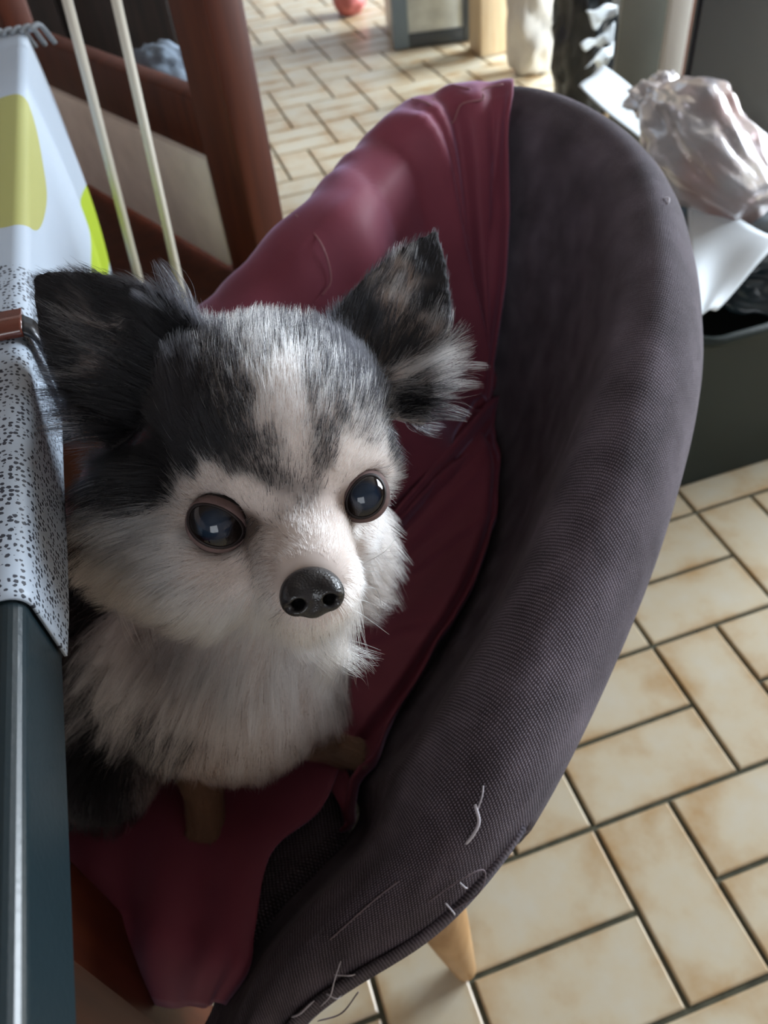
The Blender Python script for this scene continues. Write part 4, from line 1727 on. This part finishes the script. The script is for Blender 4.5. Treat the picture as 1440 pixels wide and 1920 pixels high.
# cream post
MAT['cream_wood'] = wood('cream_wood', (.60, .44, .26), (.72, .60, .42), .5)
pp = atz(928, 100, 0)
post = new_obj('door_post', box_mesh(pp[0] - .065, pp[0] + .065, pp[1] - .02, pp[1] + .10, .001, 2.49, .006), MAT['cream_wood'])
struct(post)
post.name = 'trim_1'
MAT['white_towel'] = simple('white_cotton', (.80, .77, .70), .9, .2, .05, 20, .4, 200)
q = atz(1000, 112, 0.05)
tw = lumpy('white_bag', (q[0] + .03, q[1] + .05, .16), (.10, .09, .20), MAT['white_towel'], 5, .25, 2.5, flat=.002)
tag(tw, 'rumpled white cotton bag on the floor beside the cream post', 'bag')
MAT['bin_bag'] = simple('black_polythene', (.012, .015, .018), .20, .6, 0, 1, .5, 25)
q = atz(1085, 120, .15)
bb = lumpy('bin_bag', (q[0] + .06, q[1] + .06, .22), (.095, .12, .30), MAT['bin_bag'], 9, .30, 3.2, flat=.002)
tag(bb, 'shiny crumpled black bin bag between white bag and grey board', 'bag')
MAT['glint'] = simple('bag_highlight_tone', (.70, .76, .80), .3, .5, .1, 30)  # pale tone for the highlights modelled on the glossy bag
GLINTS = [((1098, 30), (1158, 2), (1156, 30), (1118, 50)), ((1088, 82), (1152, 44), (1150, 74), (1112, 92)), ((1098, 120), (1150, 84), (1148, 108), (1122, 126))]
FLAB = ['pale painted highlight topmost on the black bin bag', 'pale painted highlight in middle of black bin bag', 'pale painted highlight lowest on the black bin bag']
MAT['grey_board'] = simple('grey_board', (.22, .23, .20), .6, .4, .1, 8)
a = line_at_y(1152, 110, 1.30)
b = line_at_y(1232, 160, 1.27)


def board(name, a, b, z0, z1, th, mat, parent=None):
    a, b = np.array(a[:2]), np.array(b[:2])
    d = nrm(b - a)
    n = np.array([d[1], -d[0]])
    me = box_mesh(0, np.linalg.norm(b - a), -th, 0, z0, z1, .003)
    me.transform(Matrix(((d[0], -n[0], 0, a[0]), (d[1], -n[1], 0, a[1]), (0, 0, 1, 0), (0, 0, 0, 1))))
    return new_obj(name, me, mat, parent)


gbd = board('grey_board', a, b, .001, 1.1, .02, MAT['grey_board'])
tag(gbd, 'upright grey green board leaning next to the white strip', 'board')
a2 = line_at_y(1230, 150, 1.235)
b2 = line_at_y(1264, 160, 1.225)
wst = board('white_strip', a2, b2, .001, 1.1, .03, MAT['white_metal'])
tag(wst, 'narrow upright white strip between grey board and dark appliance', 'board')
MAT['appliance'] = simple('dark_navy_gloss', (.014, .018, .026), .22, .5)
ap = tag(empty('appliance', (1.2, 1.5, 0)), 'large glossy dark navy kitchen appliance behind the plastic bag', 'appliance')
ax0 = line_at_y(1278, 150, 1.34)[0]
new_obj('casing', box_mesh(ax0, ax0 + .65, 1.34, 1.47, .02, 1.15, .012), MAT['appliance'], ap)
new_obj('side_trim', box_mesh(ax0 - .010, ax0, 1.335, 1.355, .02, 1.15, .002), MAT['clip_brown'], ap)
new_obj('kickboard', box_mesh(ax0 + .01, ax0 + .64, 1.36, 1.46, .001, .03, .002), MAT['dark_frame'], ap)
new_obj('front_panel', box_mesh(ax0 + .012, ax0 + .638, 1.330, 1.342, .04, 1.13, .006), MAT['appliance'], ap)

# crate with rubbish
MAT['crate'] = simple('dark_green_plastic', (.012, .021, .019), .5, .3, .1, 10)
cr = tag(empty('waste_crate', (.6, .62, 0)), 'dark green plastic waste crate on the tiled floor right of the armchair', 'crate')
X0, X1, Y0, Y1, Hc = .372, .86, .445, 1.02, .30
TP = .012


def crate_wall(pts):
    V = [(*p, .003) for p in pts[0]] + [(*p, Hc) for p in pts[1]]
    return V


bm = bmesh.new()
out_b = [(X0 + TP, Y0 + TP), (X1 - TP, Y0 + TP), (X1 - TP, Y1 - TP), (X0 + TP, Y1 - TP)]
out_t = [(X0, Y0), (X1, Y0), (X1, Y1), (X0, Y1)]
in_t = [(X0 + .006, Y0 + .006), (X1 - .006, Y0 + .006), (X1 - .006, Y1 - .006), (X0 + .006, Y1 - .006)]
in_b = [(X0 + TP + .006, Y0 + TP + .006), (X1 - TP - .006, Y0 + TP + .006), (X1 - TP - .006, Y1 - TP - .006), (X0 + TP + .006, Y1 - TP - .006)]
V = [(*p, .002) for p in out_b] + [(*p, Hc) for p in out_t] + [(*p, Hc) for p in in_t] + [(*p, .01) for p in in_b]
Fc = [(3, 2, 1, 0), (12, 13, 14, 15)]
for s in (0, 4, 8):
    for k in range(4):
        Fc.append((s + k, s + (k + 1) % 4, s + 4 + (k + 1) % 4, s + 4 + k))
new_obj('body', mesh_from(V, Fc, False), MAT['crate'], cr)
rimp = []
r_c = .03
for cx, cy, a0 in ((X1 - r_c, Y0 + r_c, -90), (X1 - r_c, Y1 - r_c, 0), (X0 + r_c, Y1 - r_c, 90), (X0 + r_c, Y0 + r_c, 180)):
    for k in range(5):
        an_ = math.radians(a0 + 90 * k / 4)
        rimp.append((cx + (r_c + .004) * math.cos(an_), cy + (r_c + .004) * math.sin(an_), Hc))
rimp.append(rimp[0])
new_obj('rim', tube_mesh(rimp, .008, 8), MAT['crate'], cr)
MAT['teal_bag'] = simple('dark_teal_polythene', (.018, .032, .040), .28, .6, 0, 1, .6, 30)
lb = lumpy('bin_liner', ((X0 + X1) / 2, (Y0 + Y1) / 2, .30), (.205, .25, .055), MAT['teal_bag'], 4, .22, 4.0, sub=5)
tag(lb, 'crinkled dark teal bin liner bulging out of the green crate', 'bin liner')


def sheet(name, corners, mat, bumpz=.006, th=.0015, n=16, seed=0):
    c = [np.array(p, float) for p in corners]
    u = np.linspace(0, 1, n)
    P = np.zeros((n, n, 3))
    for i, a in enumerate(u):
        for j, b in enumerate(u):
            P[i, j] = (c[0] * (1 - a) + c[1] * a) * (1 - b) + (c[3] * (1 - a) + c[2] * a) * b
            P[i, j, 2] += bumpz * (math.sin(3.1 * a + 5 * b + seed) + .6 * math.sin(9 * a - 4 * b + seed * 2))
    return new_obj(name, solid(P, th), mat)


for k in range(3):  # pale sheets added as painted highlights on the black bag
    fs_ = sheet('highlight_fold', [line_at_y(*p, 1.86 + .03 * (i % 2)) for i, p in enumerate(GLINTS[k])], MAT['glint'], .008, .003, seed=k * 2 + 1)
    tag(fs_, FLAB[k], 'foil', 'painted highlights on the bin bag')
MAT['paper'] = simple('white_paper', (.66, .72, .76), .7, .3, .05, 10)
pw = sheet('white_paper', [atz(1300, 600, .372), atz(1345, 575, .372), atz(1465, 455, .39), atz(1290, 370, .405)], MAT['paper'], .004, seed=1)
tag(pw, 'crumpled white paper sheet lying on the dark teal bin liner', 'paper')
pc = sheet('paper_sheet', [atz(1085, 160, .45), atz(1130, 122, .45), atz(1262, 230, .352), atz(1215, 275, .352)], MAT['paper'], .002, seed=3)
tag(pc, 'pale paper sheet corner sticking up left of the plastic bag', 'paper')
t = NT('clear_plastic')
t.set(Base_Color=(.80, .74, .76, 1), Roughness=.22)
t.b.inputs['Transmission Weight'].default_value = .55
t.b.inputs['IOR'].default_value = 1.25
tcn = t.n('ShaderNodeTexCoord')
nzn = t.n('ShaderNodeTexNoise')
nzn.inputs['Scale'].default_value = 7.0
t.l(tcn.outputs['Object'], nzn.inputs['Vector'])
rr = t.ramp(nzn.outputs['Fac'], [(.48, (.62, .62, .66)), (.64, (.62, .42, .40))])
t.l(rr.outputs['Color'], t.b.inputs['Base Color'])
n2 = t.n('ShaderNodeTexNoise')
n2.inputs['Scale'].default_value = 34.0
n2.inputs['Detail'].default_value = 6
t.l(tcn.outputs['Object'], n2.inputs['Vector'])
t.bump(n2.outputs['Fac'], .30, .010)
MAT['plastic'] = t.m
pb = tag(empty('plastic_bag', (.57, .66, .38)), 'translucent pinkish white plastic carrier bag heaped on the crate', 'bag')


def pleated(name, axis_pts, rad, npl, amp, seed, nphi=96, squash=1.0):
    """gathered bag: rings along an axis with pleats that fade with distance from the neck"""
    Ax = catmull(axis_pts, 30)
    rr_ = np.interp(np.linspace(0, 1, 30), np.linspace(0, 1, len(rad)), rad)
    t_ = nrm(Ax[-1] - Ax[0])
    e1 = nrm(np.cross(t_, [0, 0, 1]))
    e2 = np.cross(e1, t_)
    ph = np.linspace(0, 2 * math.pi, nphi + 1)[:-1]
    rows = []
    for k in range(30):
        f = k / 29
        w = 1 + amp * np.sin(npl * ph + seed + .8 * np.sin(2 * ph + 3 * f)) * (.35 + .65 * math.sin(math.pi * min(1, f * 1.1))) + .10 * np.sin(3 * ph + 5 * f + seed)
        r_ = rr_[k] * w
        r_ = r_ * np.array([1 + .16 * abs(mnoise.noise(Vector((3.2 * math.cos(p), 3.2 * math.sin(p), 5 * f + seed)))) + .03 * mnoise.noise(Vector((7 * math.cos(p), 7 * math.sin(p), 11 * f + seed))) for p in ph])
        rows.append(Ax[k] + r_[:, None] * (np.cos(ph)[:, None] * e1 + squash * np.sin(ph)[:, None] * e2))
    rows = [np.tile(rows[0].mean(0), (nphi, 1))] + rows + [np.tile(rows[-1].mean(0), (nphi, 1))]
    new_obj(name, grid_mesh(np.array(rows).transpose(1, 0, 2), closed_u=True), MAT['plastic'], pb)


neck = atz(1240, 185, .50)
mid = atz(1330, 290, .455)
low = atz(1425, 385, .415)
pleated('pouch', [neck, neck * .5 + mid * .5 + np.array([0, 0, .012]), mid, low], [.040, .062, .075, .076, .045], 9, .09, 1.0, squash=.75)
pleated('gathered_top', [neck, neck + np.array([-.006, .02, .006]), neck + np.array([-.010, .040, .008])], [.044, .048, .042, .012], 9, .16, 2.0, 72, .5)
